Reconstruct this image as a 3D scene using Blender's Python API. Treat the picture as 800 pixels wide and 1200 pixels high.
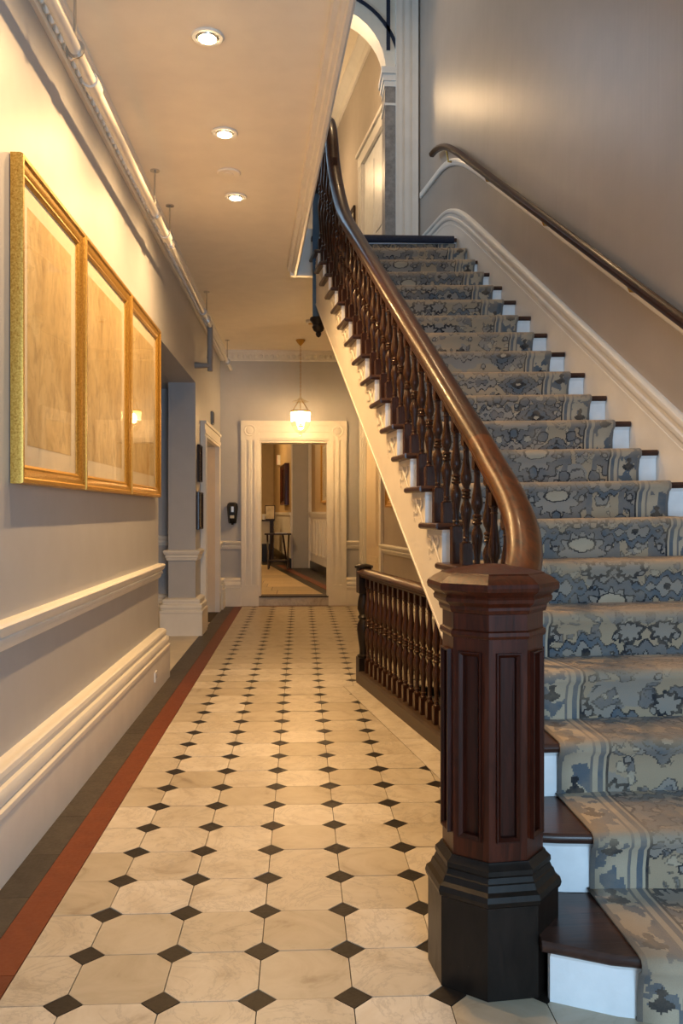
import bpy, math, random
from mathutils import Vector, Matrix
R = math.radians
random.seed(7)
for o in list(bpy.data.objects): bpy.data.objects.remove(o)
scene = bpy.context.scene
C = scene.collection

# ------------------------------------------------------------------ camera, world, light, exposure
FPX, EYE = 1010.0, 1.296
YAW = math.atan(48/FPX)
cam_d = bpy.data.cameras.new('camera'); cam = bpy.data.objects.new('camera', cam_d); C.objects.link(cam)
cam_d.sensor_fit = 'VERTICAL'; cam_d.sensor_height = 36.0; cam_d.lens = 36.0*FPX/1200.0
cam_d.clip_start = .05; cam_d.clip_end = 100
cam.location = (0, 0, EYE); cam.rotation_euler = (R(90), 0, -YAW)
scene.camera = cam
vs = scene.view_settings
vs.view_transform = 'Standard'; vs.look = 'None'; vs.gamma = 1; vs.use_curve_mapping = False
vs.exposure = 0.36
w = bpy.data.worlds.new('world'); scene.world = w; w.use_nodes = True
w.node_tree.nodes['Background'].inputs[0].default_value = (.75, .85, 1, 1)
w.node_tree.nodes['Background'].inputs[1].default_value = .35
WARM = (1, .60, .25); WARM2 = (1, .66, .34); COOL = (.48, .74, 1)
def light(name, kind, loc, power, color, target=None, **kw):
    d = bpy.data.lights.new(name, kind); d.energy = power; d.color = color
    for k, v in kw.items(): setattr(d, k, v)
    o = bpy.data.objects.new(name, d); C.objects.link(o); o.location = loc
    if target is not None:
        o.rotation_euler = (Vector(target)-Vector(loc)).to_track_quat('-Z', 'Y').to_euler()
    return o
# daylight: glazed front door behind the camera, and a window on the upper storey
light('daylight_front_door', 'AREA', (1.1, -2.3, 1.5), 140, COOL, (1.1, 5, 1.3), shape='RECTANGLE', size=1.5, size_y=2.2)
light('daylight_upper_window', 'AREA', (-.98, 8.35, 5.6), 20, COOL, (2, 7.6, 5.0), shape='RECTANGLE', size=.9, size_y=1.9)
light('upper_cool_fill', 'AREA', (1.0, -2.3, 5.3), 3, COOL, (1.2, 5, 3.4), shape='RECTANGLE', size=1.2, size_y=1.6)  # added cool fill high behind the camera, no window stands there

# ------------------------------------------------------------------ pixel helper (direction only; depth from planes)
cy_, sy_ = math.cos(YAW), math.sin(YAW)
def ray(u, v):
    X = (u-400)/FPX
    return (X*cy_+sy_, -X*sy_+cy_, (600-v)/FPX)
def on_x(u, v, x): d = ray(u, v); t = x/d[0]; return Vector((x, d[1]*t, EYE+d[2]*t))
def on_y(u, v, y): d = ray(u, v); t = y/d[1]; return Vector((d[0]*t, y, EYE+d[2]*t))
def on_z(u, v, z): d = ray(u, v); t = (z-EYE)/d[2]; return Vector((d[0]*t, d[1]*t, z))

# ------------------------------------------------------------------ materials
M = {}
class NT:
    def __init__(s, name):
        s.m = bpy.data.materials.new(name); s.m.use_nodes = True; s.t = s.m.node_tree; s.n = s.t.nodes
        s.n.clear(); s.out = s.n.new('ShaderNodeOutputMaterial'); s.b = s.n.new('ShaderNodeBsdfPrincipled')
        s.t.links.new(s.b.outputs[0], s.out.inputs[0]); M[name] = s.m
    def L(s, a, b):
        if isinstance(a, bpy.types.NodeSocket): s.t.links.new(a, b)
        else: b.default_value = a
    def math(s, op, a, b=0.0, c=None, clamp=False):
        n = s.n.new('ShaderNodeMath'); n.operation = op; n.use_clamp = clamp
        s.L(a, n.inputs[0]); s.L(b, n.inputs[1])
        if c is not None: s.L(c, n.inputs[2])
        return n.outputs[0]
    def noise(s, vec, scale, detail=4, rough=.55, dist=0):
        n = s.n.new('ShaderNodeTexNoise'); n.inputs['Scale'].default_value = scale; n.inputs['Detail'].default_value = detail
        n.inputs['Roughness'].default_value = rough; n.inputs['Distortion'].default_value = dist
        s.L(vec, n.inputs['Vector']); return n.outputs['Fac']
    def ramp(s, fac, stops, interp='LINEAR'):
        n = s.n.new('ShaderNodeValToRGB'); n.color_ramp.interpolation = interp
        e = n.color_ramp.elements
        while len(e) < len(stops): e.new(.5)
        for k, (p, c) in enumerate(stops): e[k].position = p; e[k].color = (*c, 1) if len(c) == 3 else c
        s.L(fac, n.inputs[0]); return n.outputs[0]
    def mix(s, fac, a, b, mode='MIX'):
        n = s.n.new('ShaderNodeMix'); n.data_type = 'RGBA'; n.blend_type = mode
        s.L(fac, n.inputs[0])
        for v, i in ((a, 6), (b, 7)):
            if isinstance(v, tuple): n.inputs[i].default_value = (*v, 1)
            else: s.L(v, n.inputs[i])
        return n.outputs[2]
    def coord(s, which='Object'): return s.n.new('ShaderNodeTexCoord').outputs[which]
    def pos(s): return s.n.new('ShaderNodeNewGeometry').outputs['Position']
    def mapping(s, vec, scale=(1,1,1), loc=(0,0,0)):
        n = s.n.new('ShaderNodeMapping'); n.inputs['Scale'].default_value = scale; s.L(loc, n.inputs['Location'])
        s.L(vec, n.inputs['Vector']); return n.outputs[0]
    def rand(s): return s.n.new('ShaderNodeObjectInfo').outputs['Random']
    def bump(s, h, strength=.2, dist=.01):
        n = s.n.new('ShaderNodeBump'); n.inputs['Strength'].default_value = strength; n.inputs['Distance'].default_value = dist
        s.L(h, n.inputs['Height']); s.t.links.new(n.outputs[0], s.b.inputs['Normal'])
    def set(s, **kw):
        for k, v in kw.items():
            i = s.b.inputs[k]
            if isinstance(v, tuple) and len(v) == 3 and i.type == 'RGBA': v = (*v, 1)
            s.L(v, i)
        return s

def paint(name, col, rough=.5, var=.06, bump=.05, nscale=6, spec=.4):
    t = NT(name); p = t.pos()
    n = t.noise(p, nscale, 5)
    dark = tuple(c*(1-var) for c in col); lite = tuple(min(1, c*(1+var)) for c in col)
    t.set(**{'Base Color': t.ramp(n, [(.3, dark), (.7, lite)]), 'Roughness': rough, 'Specular IOR Level': spec})
    if bump: t.bump(t.noise(p, 90, 3), bump, .004)
    return t
paint('wall_grey', (.44, .445, .465), .42, .03, .08)
t = paint('wall_stair', (.41, .36, .315), .36, .05, 0, 3)
t.bump(t.noise(t.mapping(t.pos(), (9, 9, .35)), 1.0, 4, .6), .10, .03)
paint('trim_white', (.76, .735, .69), .35, .04, .06)
paint('riser_white', (.83, .85, .87), .35, .06, .10, 12)
paint('ceiling_white', (.86, .79, .68), .7, .03, .03)
paint('string_cream', (.74, .69, .60), .4, .04, .05)
paint('wall_tan', (.50, .37, .20), .6, .04, .05)
paint('door_cream', (.72, .62, .47), .4, .03, .04)
paint('door_grey', (.42, .41, .39), .45, .03, .04)
paint('black_paint', (.012, .010, .010), .3, .2, .05)
paint('navy', (.012, .020, .045), .75, .25, .2, 60)
paint('post_blue', (.055, .11, .19), .45, .15, .05)
paint('alcove_stone', (.55, .50, .42), .4, .08, .05)
paint('plastic_white', (.75, .74, .72), .35, .02, .0)
paint('pipe_white', (.62, .60, .57), .35, .04, .03)
paint('pipe_grey', (.30, .29, .28), .5, .04, .03)
paint('device_black', (.015, .015, .016), .22, .1, .0)
paint('label_pale', (.5, .48, .42), .5, .05, 0)
paint('red_sign', (.55, .06, .03), .4, .05, 0)
paint('mat_board', (.74, .66, .50), .7, .04, .03, 20)
paint('grey_trim', (.46, .45, .44), .4, .04, .04)

def wood(name, c1, c2, rough=.28, coat=.5, axis=(14, 14, 1.2), worn=0):
    t = NT(name); v = t.mapping(t.coord(), axis)
    n = t.noise(v, 3, 8, .65, 1.2); col = t.ramp(n, [(.28, c1), (.72, c2)])
    if worn:
        sc = t.noise(t.pos(), 45, 6, .7)
        col = t.mix(t.math('MULTIPLY', t.math('GREATER_THAN', sc, .72), worn), col, (.22, .19, .17))
    t.set(**{'Base Color': col, 'Roughness': t.math('MULTIPLY_ADD', n, .25, rough-.1), 'Specular IOR Level': .22, 'Coat Weight': coat*.6, 'Coat Roughness': .14, 'Coat IOR': 1.4})
    t.bump(n, .12, .004); return t
wood('mahogany', (.018, .004, .0018), (.092, .0165, .0052), .32, .25)
wood('mahogany_panel', (.012, .003, .0015), (.055, .009, .0035), .30, .25)
wood('baluster_wood', (.018, .007, .004), (.070, .026, .011), .26)
wood('rail_wood', (.012, .0035, .0015), (.062, .018, .0055), .33, .25, (16, 1.2, 16))
wood('rail_end_wood', (.016, .0045, .0016), (.135, .037, .0075), .30, .3, (9, 3, 3))
wood('tread_wood', (.028, .014, .011), (.075, .036, .026), .30, .4, (1.2, 14, 14), .5)
wood('base_black', (.007, .005, .0042), (.017, .011, .008), .34, .2, (8, 8, 2), .5)
wood('dark_frame', (.010, .006, .004), (.05, .022, .010), .35)
wood('kerb_wood', (.035, .022, .014), (.09, .06, .04), .4, .2, (8, 1, 8))

t = NT('gold'); n = t.noise(t.pos(), 130, 5, .6)
t.set(**{'Base Color': t.ramp(n, [(.30, (.34, .15, .022)), (.45, (.52, .28, .05)), (.75, (.74, .47, .12))]), 'Metallic': .75, 'Roughness': t.math('MULTIPLY_ADD', n, .35, .22)})
t.bump(n, .12, .004)
t = NT('brass'); t.set(**{'Base Color': (.45, .26, .06), 'Metallic': 1.0, 'Roughness': .35})
t = NT('chrome'); t.set(**{'Base Color': (.6, .58, .55), 'Metallic': 1.0, 'Roughness': .25})

t = NT('old_map'); p = t.coord()
a = t.noise(t.mapping(p, (1, 1.6, 1.2)), 2.2, 8, .62, .6); b = t.noise(t.mapping(p, (1, 5, 3.2), (3, 1, 2)), 3.2, 10, .72, .8)
col = t.ramp(a, [(.25, (.42, .28, .11)), (.5, (.62, .46, .22)), (.75, (.72, .58, .32))])
col = t.mix(t.math('MULTIPLY', t.ramp(b, [(.46, (0,0,0)), (.66, (1,1,1))]), .5), col, (.22, .14, .06))
t.set(**{'Base Color': col, 'Roughness': .7})
t = NT('plain_print'); t.set(**{'Base Color': t.ramp(t.noise(t.coord(), 6, 5), [(.35, (.5, .42, .28)), (.65, (.72, .66, .5))]), 'Roughness': .6})

def thin_glass(name, gloss_rough=.02, tint=(1,1,1), base=.0):
    t = NT(name); t.n.remove(t.b)
    tr = t.n.new('ShaderNodeBsdfTransparent'); tr.inputs[0].default_value = (*tint, 1)
    gl = t.n.new('ShaderNodeBsdfGlossy'); gl.inputs['Roughness'].default_value = gloss_rough
    ge = t.n.new('ShaderNodeNewGeometry'); dp = t.n.new('ShaderNodeVectorMath'); dp.operation = 'DOT_PRODUCT'
    t.L(ge.outputs['Normal'], dp.inputs[0]); t.L(ge.outputs['Incoming'], dp.inputs[1])
    sch = t.math('MULTIPLY_ADD', t.math('POWER', t.math('SUBTRACT', 1, t.math('ABSOLUTE', dp.outputs['Value'])), 5.0), .48, .022)
    mx = t.n.new('ShaderNodeMixShader')
    t.L(t.math('ADD', sch, base), mx.inputs[0])
    t.t.links.new(tr.outputs[0], mx.inputs[1]); t.t.links.new(gl.outputs[0], mx.inputs[2]); t.t.links.new(mx.outputs[0], t.out.inputs[0])
thin_glass('pane_glass'); thin_glass('lamp_glass', .08, (1, .97, .9), .08)
t = NT('frosted'); t.n.remove(t.b)
a = t.n.new('ShaderNodeBsdfTranslucent'); a.inputs[0].default_value = (1, .95, .85, 1)
b = t.n.new('ShaderNodeBsdfTransparent'); mx = t.n.new('ShaderNodeMixShader'); mx.inputs[0].default_value = .55
t.t.links.new(b.outputs[0], mx.inputs[1]); t.t.links.new(a.outputs[0], mx.inputs[2]); t.t.links.new(mx.outputs[0], t.out.inputs[0])
def emit(name, col, s):
    t = NT(name); t.set(**{'Base Color': (.8, .7, .5), 'Emission Color': col, 'Emission Strength': s})
emit('lamp_lens', (1, .74, .40), 28); emit('bulb', (1, .74, .40), 60); emit('far_lamp', (1, .7, .35), 12)

# floor stones: veins follow the object, tone varies from piece to piece
t = NT('marble'); p = t.pos(); r = t.rand()
cmb = t.n.new('ShaderNodeCombineXYZ'); 
for k, f in enumerate((17., 31., 9.)): t.L(t.math('MULTIPLY', r, f), cmb.inputs[k])
pv = t.mapping(p, (1, 1, 1), cmb.outputs[0])
v1 = t.noise(pv, 5, 8, .6, 1.6); v2 = t.noise(pv, 22, 6, .6, .5)
col = t.ramp(v1, [(.28, (.40, .335, .26)), (.42, (.55, .49, .40)), (.62, (.62, .565, .48)), (.8, (.55, .49, .41))])
vein = t.math('SUBTRACT', 1, t.math('MULTIPLY', t.math('ABSOLUTE', t.math('SUBTRACT', t.noise(pv, 3.2, 7, .7, 2.5), .5)), 38), clamp=True)
col = t.mix(t.math('MULTIPLY', vein, t.math('MULTIPLY', t.math('GREATER_THAN', r, .30), .48)), col, (.32, .29, .26))
tone = t.math('MULTIPLY_ADD', r, .34, .70)
cc = t.n.new('ShaderNodeCombineColor')
for k in range(3): t.L(t.math('POWER', tone, (1., 1.15, 1.5)[k]), cc.inputs[k])
col = t.mix(1.0, col, cc.outputs[0], 'MULTIPLY')
col = t.mix(t.math('MULTIPLY', t.math('GREATER_THAN', v2, .68), .35), col, (.38, .30, .22))
t.set(**{'Base Color': col, 'Roughness': t.math('MULTIPLY_ADD', v2, .25, .22), 'Specular IOR Level': .45}); t.bump(v2, .08, .004)
def stone(name, c1, c2, rough=.4):
    t = NT(name); p = t.pos(); n = t.noise(p, 14, 7, .7); f = t.noise(p, 70, 4)
    tone = t.math('MULTIPLY_ADD', t.rand(), .35, .82)
    cc = t.n.new('ShaderNodeCombineColor')
    for k in range(3): t.L(tone, cc.inputs[k])
    t.set(**{'Base Color': t.mix(1.0, t.ramp(n, [(.3, c1), (.7, c2)]), cc.outputs[0], 'MULTIPLY'), 'Specular IOR Level': .22, 'Roughness': t.math('MULTIPLY_ADD', f, .3, rough-.12)}); t.bump(f, .15, .004)
stone('slate', (.011, .0085, .007), (.026, .020, .016)); stone('slate_border', (.036, .029, .022), (.075, .062, .047), .42)
stone('red_stone', (.115, .026, .0075), (.155, .038, .011), .45); stone('grout', (.045, .038, .03), (.07, .06, .05), .8)
stone('column_marble', (.17, .16, .155), (.34, .32, .30), .35); stone('far_tile', (.48, .36, .20), (.60, .47, .28), .3)

# carpet: woven field of blue-grey and beige figures, mirrored about the runner's middle
def carpet_mat():
    t = NT('carpet'); uv = t.coord('UV'); sp = t.n.new('ShaderNodeSeparateXYZ'); t.L(uv, sp.inputs[0])
    wob = t.n.new('ShaderNodeTexNoise'); wob.inputs['Scale'].default_value = 26; wob.inputs['Detail'].default_value = 2; t.L(uv, wob.inputs['Vector'])
    ws = t.n.new('ShaderNodeSeparateColor'); t.L(wob.outputs['Color'], ws.inputs[0])
    U0 = t.math('DIVIDE', sp.outputs[0], 1.22); V0 = t.math('DIVIDE', sp.outputs[1], 1.22)
    # stepped (knotted) edges: snap coordinates to a 6 mm weave
    q = lambda x: t.math('MULTIPLY', t.math('FLOOR', t.math('DIVIDE', x, .0045)), .0045)
    U = q(t.math('ADD', U0, t.math('MULTIPLY', t.math('SUBTRACT', ws.outputs[0], .5), .018)))
    V = q(t.math('ADD', V0, t.math('MULTIPLY', t.math('SUBTRACT', ws.outputs[1], .5), .018)))
    aU = t.math('ABSOLUTE', U)
    BEI = (.49, .375, .25); PAL = (.58, .48, .35); GRY = (.195, .19, .19); BLU = (.13, .158, .19); NAV = (.026, .028, .036); MID = (.36, .32, .275)
    def comb(x, y):
        c = t.n.new('ShaderNodeCombineXYZ'); t.L(x, c.inputs[0]); t.L(y, c.inputs[1]); return c.outputs[0]
    mv = comb(aU, V)
    big = t.noise(mv, 4.2, 2, .5); 
    col = t.mix(t.math('GREATER_THAN', big, .56), BEI, MID)
    # leafy filling
    vo = t.n.new('ShaderNodeTexVoronoi'); vo.feature = 'DISTANCE_TO_EDGE'; vo.inputs['Scale'].default_value = 14.0; t.L(mv, vo.inputs['Vector'])
    vc = t.n.new('ShaderNodeTexVoronoi'); vc.inputs['Scale'].default_value = 14.0; t.L(mv, vc.inputs['Vector'])
    vcs = t.n.new('ShaderNodeSeparateColor'); t.L(vc.outputs['Color'], vcs.inputs[0])
    leaf = t.math('MULTIPLY', t.math('GREATER_THAN', vo.outputs[0], .13), t.math('GREATER_THAN', vcs.outputs[0], .48))
    lcol = t.mix(t.math('GREATER_THAN', vcs.outputs[1], .5), GRY, MID)
    col = t.mix(leaf, col, lcol)
    outl = t.math('MULTIPLY', t.math('LESS_THAN', t.math('ABSOLUTE', t.math('SUBTRACT', vo.outputs[0], .13)), .022), t.math('GREATER_THAN', vcs.outputs[0], .48))
    col = t.mix(t.math('MULTIPLY', outl, .75), col, NAV)
    vf = t.n.new('ShaderNodeTexVoronoi'); vf.feature = 'DISTANCE_TO_EDGE'; vf.inputs['Scale'].default_value = 27; t.L(mv, vf.inputs['Vector'])
    vr = t.n.new('ShaderNodeTexVoronoi'); vr.inputs['Scale'].default_value = 27; t.L(mv, vr.inputs['Vector'])
    vrs = t.n.new('ShaderNodeSeparateColor'); t.L(vr.outputs['Color'], vrs.inputs[0])
    on = t.math('GREATER_THAN', vrs.outputs[0], .60)
    col = t.mix(t.math('MULTIPLY', t.math('MULTIPLY', on, t.math('GREATER_THAN', vf.outputs[0], .16)), .8), col, t.mix(t.math('GREATER_THAN', vrs.outputs[1], .55), PAL, GRY))
    col = t.mix(t.math('MULTIPLY', t.math('MULTIPLY', on, t.math('LESS_THAN', t.math('ABSOLUTE', t.math('SUBTRACT', vf.outputs[0], .16)), .035)), .6), col, NAV)
    def cell(x, size, off): return t.math('SUBTRACT', t.math('MULTIPLY', t.math('FRACT', t.math('DIVIDE', t.math('ADD', x, off), size)), size), size/2)
    def layer(col, dist, r, fill, line=.010, edge=NAV):
        col = t.mix(t.math('LESS_THAN', dist, r), col, fill)
        return t.mix(t.math('LESS_THAN', t.math('ABSOLUTE', t.math('SUBTRACT', dist, r)), line/2), col, edge)
    def diamond(x, y, k=.75): return t.math('ADD', t.math('MULTIPLY', t.math('ABSOLUTE', x), k), t.math('ABSOLUTE', y))
    def ell(x, y, k=1.):
        xx = t.math('MULTIPLY', x, k); return t.math('SQRT', t.math('ADD', t.math('MULTIPLY', xx, xx), t.math('MULTIPLY', y, y)))
    # palmettes
    x = cell(U, .40, .20); y = cell(V, .46, .0); ax = t.math('ABSOLUTE', x)
    ang = t.math('ARCTAN2', y, ax); d = t.math('ADD', ell(x, y, .75), t.math('MULTIPLY', t.math('SINE', t.math('MULTIPLY', ang, 11)), .010))
    col = layer(col, d, .098, GRY, .007); col = layer(col, d, .062, MID, .005)
    col = layer(col, ell(x, t.math('SUBTRACT', y, .022), .5), .026, PAL, .005); col = layer(col, ell(x, t.math('ADD', y, .068), 1.3), .026, BLU, .008)
    # stems either side
    sx = t.math('ABSOLUTE', t.math('SUBTRACT', ax, .135)); sm = t.math('MULTIPLY', t.math('LESS_THAN', sx, .011), t.math('LESS_THAN', t.math('ABSOLUTE', y), .085))
    col = t.mix(sm, col, GRY); col = layer(col, ell(t.math('SUBTRACT', ax, .135), t.math('ADD', y, .085), 1), .024, GRY, .005)
    # dark paired curls above each palmette
    x2 = t.math('SUBTRACT', ax, .058); y2 = t.math('SUBTRACT', y, .140); dr = ell(x2, y2, .75)
    a2 = t.math('ARCTAN2', y2, x2); dr = t.math('ADD', dr, t.math('MULTIPLY', t.math('SINE', t.math('MULTIPLY', a2, 8)), .006))
    col = layer(col, dr, .033, MID, .013)
    # serrated leaves below
    y3 = t.math('ADD', y, .150); d3 = t.math('ADD', diamond(x, y3, .42), t.math('MULTIPLY', t.math('SINE', t.math('MULTIPLY', x, 150)), .008))
    col = layer(col, d3, .045, MID, .006); col = layer(col, d3, .020, GRY, .004)
    # diamonds between
    x = cell(U, .40, .0); y = cell(V, .46, .16); d = t.math('ADD', diamond(x, y, .75), t.math('MULTIPLY', t.math('SINE', t.math('MULTIPLY', y, 190)), .005))
    col = layer(col, d, .078, GRY, .005); col = layer(col, d, .052, BLU, .005); col = layer(col, d, .030, NAV, .002); col = layer(col, d, .011, PAL, .001)
    x = cell(U, .40, .0); y = cell(V, .46, .39)
    d = t.math('ADD', diamond(x, y, .45), t.math('MULTIPLY', t.math('SINE', t.math('MULTIPLY', x, 120)), .011))
    col = layer(col, d, .060, BLU, .006); col = layer(col, d, .034, MID, .005); col = layer(col, ell(x, y), .013, NAV, .002)
    # small rosettes
    x = cell(U, .20, .0); y = cell(V, .115, .05); col = layer(col, ell(x, y), .012, MID, .005)
    # borders: distance from runner edge is carried in UV z-less second map
    ed = t.n.new('ShaderNodeUVMap'); ed.uv_map = 'edge'; es = t.n.new('ShaderNodeSeparateXYZ'); t.L(ed.outputs[0], es.inputs[0])
    e = q(es.outputs[0])
    bx = cell(V, .16, .03); bcol = t.mix(t.math('GREATER_THAN', t.noise(comb(e, V), 13, 2), .52), PAL, BLU)
    dd = diamond(t.math('SUBTRACT', e, .055), bx, 1.1); dd = t.math('ADD', dd, t.math('MULTIPLY', t.math('SINE', t.math('MULTIPLY', bx, 160)), .012))
    bcol = layer(bcol, dd, .030, NAV, .004)
    col = t.mix(t.math('LESS_THAN', e, .105), col, bcol)
    for lo, hi, c in ((.105, .117, GRY), (.117, .132, PAL), (.132, .150, BLU), (.150, .160, PAL), (.160, .168, NAV), (.0, .010, GRY)):
        col = t.mix(t.math('MULTIPLY', t.math('GREATER_THAN', e, lo-.001), t.math('LESS_THAN', e, hi)), col, c)
    wear = t.noise(uv, 7, 6, .7)
    col = t.mix(t.ramp(wear, [(.42, (0,0,0)), (.72, (.45,.45,.45))]), col, BEI)
    # tan treads and nosings: worn pile, plus warm top light put into colour
    tread_tan = t.math('MULTIPLY', es.outputs[1], t.math('MULTIPLY_ADD', wear, .7, .38), clamp=True)
    col = t.mix(tread_tan, col, (.37, .285, .195))
    pile = t.noise(uv, 420, 2)
    col = t.mix(t.math('MULTIPLY', pile, .35), col, (.05, .05, .05))
    t.set(**{'Base Color': col, 'Roughness': .95, 'Specular IOR Level': .1, 'Sheen Weight': .15}); t.bump(pile, .5, .004)
carpet_mat()

# ------------------------------------------------------------------ mesh builder
class MB:
    def __init__(s): s.v = []; s.f = []
    def add(s, vs, fs, mtx=None):
        b = len(s.v)
        s.v += [tuple(mtx @ Vector(p)) if mtx is not None else tuple(p) for p in vs]
        s.f += [tuple(i+b for i in f) for f in fs]; return s
    def box(s, x0, x1, y0, y1, z0, z1, mtx=None):
        vs = [(x,y,z) for z in (z0,z1) for x,y in ((x0,y0),(x1,y0),(x1,y1),(x0,y1))]
        return s.add(vs, [(3,2,1,0),(4,5,6,7),(0,1,5,4),(1,2,6,5),(2,3,7,6),(3,0,4,7)], mtx)
    def prism(s, poly, a, b, axis=2, mtx=None):
        """polygon (2D) extruded from a to b along axis"""
        def P(p, h):
            q = list(p); q.insert(axis, h); return tuple(q)
        n = len(poly); vs = [P(p, a) for p in poly]+[P(p, b) for p in poly]
        fs = [tuple(range(n-1, -1, -1)), tuple(range(n, 2*n))]+[(i, (i+1) % n, (i+1) % n+n, i+n) for i in range(n)]
        return s.add(vs, fs, mtx)
    def loft(s, rings, closed=True, cap=True, mtx=None):
        n = len(rings[0]); vs = [p for r in rings for p in r]; fs = []
        m = n if closed else n-1
        for k in range(len(rings)-1):
            for i in range(m):
                j = (i+1) % n; fs.append((k*n+i, k*n+j, (k+1)*n+j, (k+1)*n+i))
        if cap and closed:
            fs.append(tuple(range(n-1, -1, -1))); fs.append(tuple(range((len(rings)-1)*n, len(rings)*n)))
        return s.add(vs, fs, mtx)
    def lathe(s, prof, seg=12, c=(0,0), rot=0, mtx=None, cap=True):
        rings = [[(c[0]+r*math.cos(rot+2*math.pi*i/seg), c[1]+r*math.sin(rot+2*math.pi*i/seg), z) for i in range(seg)] for r, z in prof]
        return s.loft(rings, True, cap, mtx)
    def sweep(s, path, prof, up=(0,0,1), closed=False, mtx=None, scale=None):
        """prof: (side, up) pairs; side = to the right of travel"""
        up = Vector(up); P = [Vector(p) for p in path]; n = len(P); rings = []
        for i, p in enumerate(P):
            if closed: a = P[(i-1) % n]; b = P[(i+1) % n]
            else: a = P[max(i-1,0)]; b = P[min(i+1,n-1)]
            d0 = (p-a).normalized() if (p-a).length > 1e-9 else (b-p).normalized()
            d1 = (b-p).normalized() if (b-p).length > 1e-9 else d0
            t = (d0+d1).normalized(); k = 1/max(.4, t.dot(d1))
            sd = t.cross(up).normalized(); nu = sd.cross(t).normalized()
            sc = scale[i] if scale else 1
            rings.append([tuple(p+sd*(x*sc*(k if abs(up.dot(t)) < .2 and closed else 1))+nu*(z*sc)) for x, z in prof])
        if closed: rings.append(rings[0]); return s.loft(rings, True, False, mtx)
        return s.loft(rings, True, True, mtx)
    def tube(s, path, r, seg=8, mtx=None, up=(0,0,1)):
        return s.sweep(path, [(r*math.cos(2*math.pi*i/seg), r*math.sin(2*math.pi*i/seg)) for i in range(seg)], up, mtx=mtx)
    def build(s, name, mat, parent=None, smooth=35, mtx=None):
        me = bpy.data.meshes.new(name); me.from_pydata(s.v, [], s.f); me.update()
        import bmesh
        bm = bmesh.new(); bm.from_mesh(me); bmesh.ops.recalc_face_normals(bm, faces=bm.faces); bm.to_mesh(me); bm.free()
        me.materials.append(M[mat])
        if smooth:
            me.polygons.foreach_set('use_smooth', [True]*len(me.polygons)); me.set_sharp_from_angle(angle=R(smooth))
        o = bpy.data.objects.new(name, me); C.objects.link(o)
        if parent: o.parent = parent
        if mtx is not None: o.matrix_local = mtx
        return o
def tag(o, label=None, cat=None, group=None, kind=None):
    for k, v in (('label', label), ('category', cat), ('group', group), ('kind', kind)):
        if v: o[k] = v
    return o
def thing(name, label, cat, loc=(0,0,0), group=None, mtx=None):
    o = bpy.data.objects.new(name, None); C.objects.link(o); o.empty_display_size = .1
    if mtx is not None: o.matrix_local = mtx
    else: o.location = loc
    return tag(o, label, cat, group)
def struct(name, mb, mat, label, cat, smooth=35, mtx=None):
    o = mb.build(name, mat, None, smooth, mtx); return tag(o, label, cat, None, 'structure')
def dup(o, parent=None, loc=None):
    c = o.copy(); C.objects.link(c)
    if parent: c.parent = parent
    if loc is not None: c.location = loc
    return c

# ------------------------------------------------------------------ dimensions of the place
WL = -1.105                      # left wall
ZC = 3.52                        # hall ceiling
ZF = 3.78                        # upper floor
ZU = 7.65                        # upper ceiling
YF = 11.95                       # far wall
KW = -.1428                      # the stair hall runs askew to the corridor
def xw(y): return 1.555+KW*(y-7)             # right wall
def xo(y): return .633-.140*(y-3.95)         # open side of the stair
RIS, TRD, Y0 = .18, .2744, 1.99
def yn(n): return Y0+TRD*n                   # nosing of tread n
def zn(y): return RIS*(y-Y0)/TRD             # nosing line
def tilt(x): return .016*(x-1.6)             # the old treads dip to the open side
NT_ = 21
TW = Vector((KW, 1, 0)).normalized(); NW = Vector((-1, KW, 0)).normalized()
MW = Matrix(((NW.x, TW.x, 0, xw(0)), (NW.y, TW.y, 0, 0), (0, 0, 1, 0), (0, 0, 0, 1)))  # local: x out of wall, y along, z up
SW = 1/TW.y                      # y -> distance along the wall
def easing(f, ya, yb, zend):
    """height along y: f below ya, level zend above yb"""
    def g(y):
        if y <= ya: return f(y)
        if y >= yb: return zend
        t = (y-ya)/(yb-ya); z0 = f(ya); m0 = (f(ya)-f(ya-.01))/.01*(yb-ya)
        h00 = 2*t**3-3*t*t+1; h10 = t**3-2*t*t+t; h01 = -2*t**3+3*t*t
        return h00*z0+h10*m0+h01*zend
    return g

# ------------------------------------------------------------------ floor
RLa, RLb = Vector((.427, 6.532, 0)), Vector((.745, 4.678, 0))        # foot of the cellar railing
BLa, BLb = Vector((.322, 6.377, 0)), Vector((.668, 4.195, 0))        # edge of the tile field beside it
def lin(a, b, y): return a.x+(b.x-a.x)*(y-a.y)/(b.y-a.y)
mb = MB()
zb = -.012
mb.prism([(WL-.1, -2.6), (xw(-2.6), -2.6), (xw(3.3), 3.3), (WL-.1, 3.3)], zb-.1, zb)
mb.prism([(WL-.1, 3.3), (lin(RLa, RLb, 3.3)-.01, 3.3), (lin(RLa, RLb, 6.55)-.01, 6.55), (WL-.1, 6.55)], zb-.1, zb)
mb.prism([(WL-.1, 6.55), (xw(6.55), 6.55), (xw(12), 12), (WL-.1, 12)], zb-.1, zb)
floor = struct('floor', mb, 'grout', 'hall floor of marble octagons and small dark slate diamonds', 'floor')
PX, PY, X0, YD = .2545, .2550, -.369, 2.297
def clip(poly, a, b, c):
    """keep a*x+b*y<=c"""
    out = []
    for i, p in enumerate(poly):
        q = poly[(i+1) % len(poly)]; dp = a*p[0]+b*p[1]-c; dq = a*q[0]+b*q[1]-c
        if dp <= 0: out.append(p)
        if dp*dq < 0:
            t = dp/(dp-dq); out.append((p[0]+(q[0]-p[0])*t, p[1]+(q[1]-p[1])*t))
    return out
nb = (BLb-BLa); na, nbb = -nb.y, nb.x                                   # normal to the right
if na < 0: na, nbb = -na, -nbb
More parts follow.
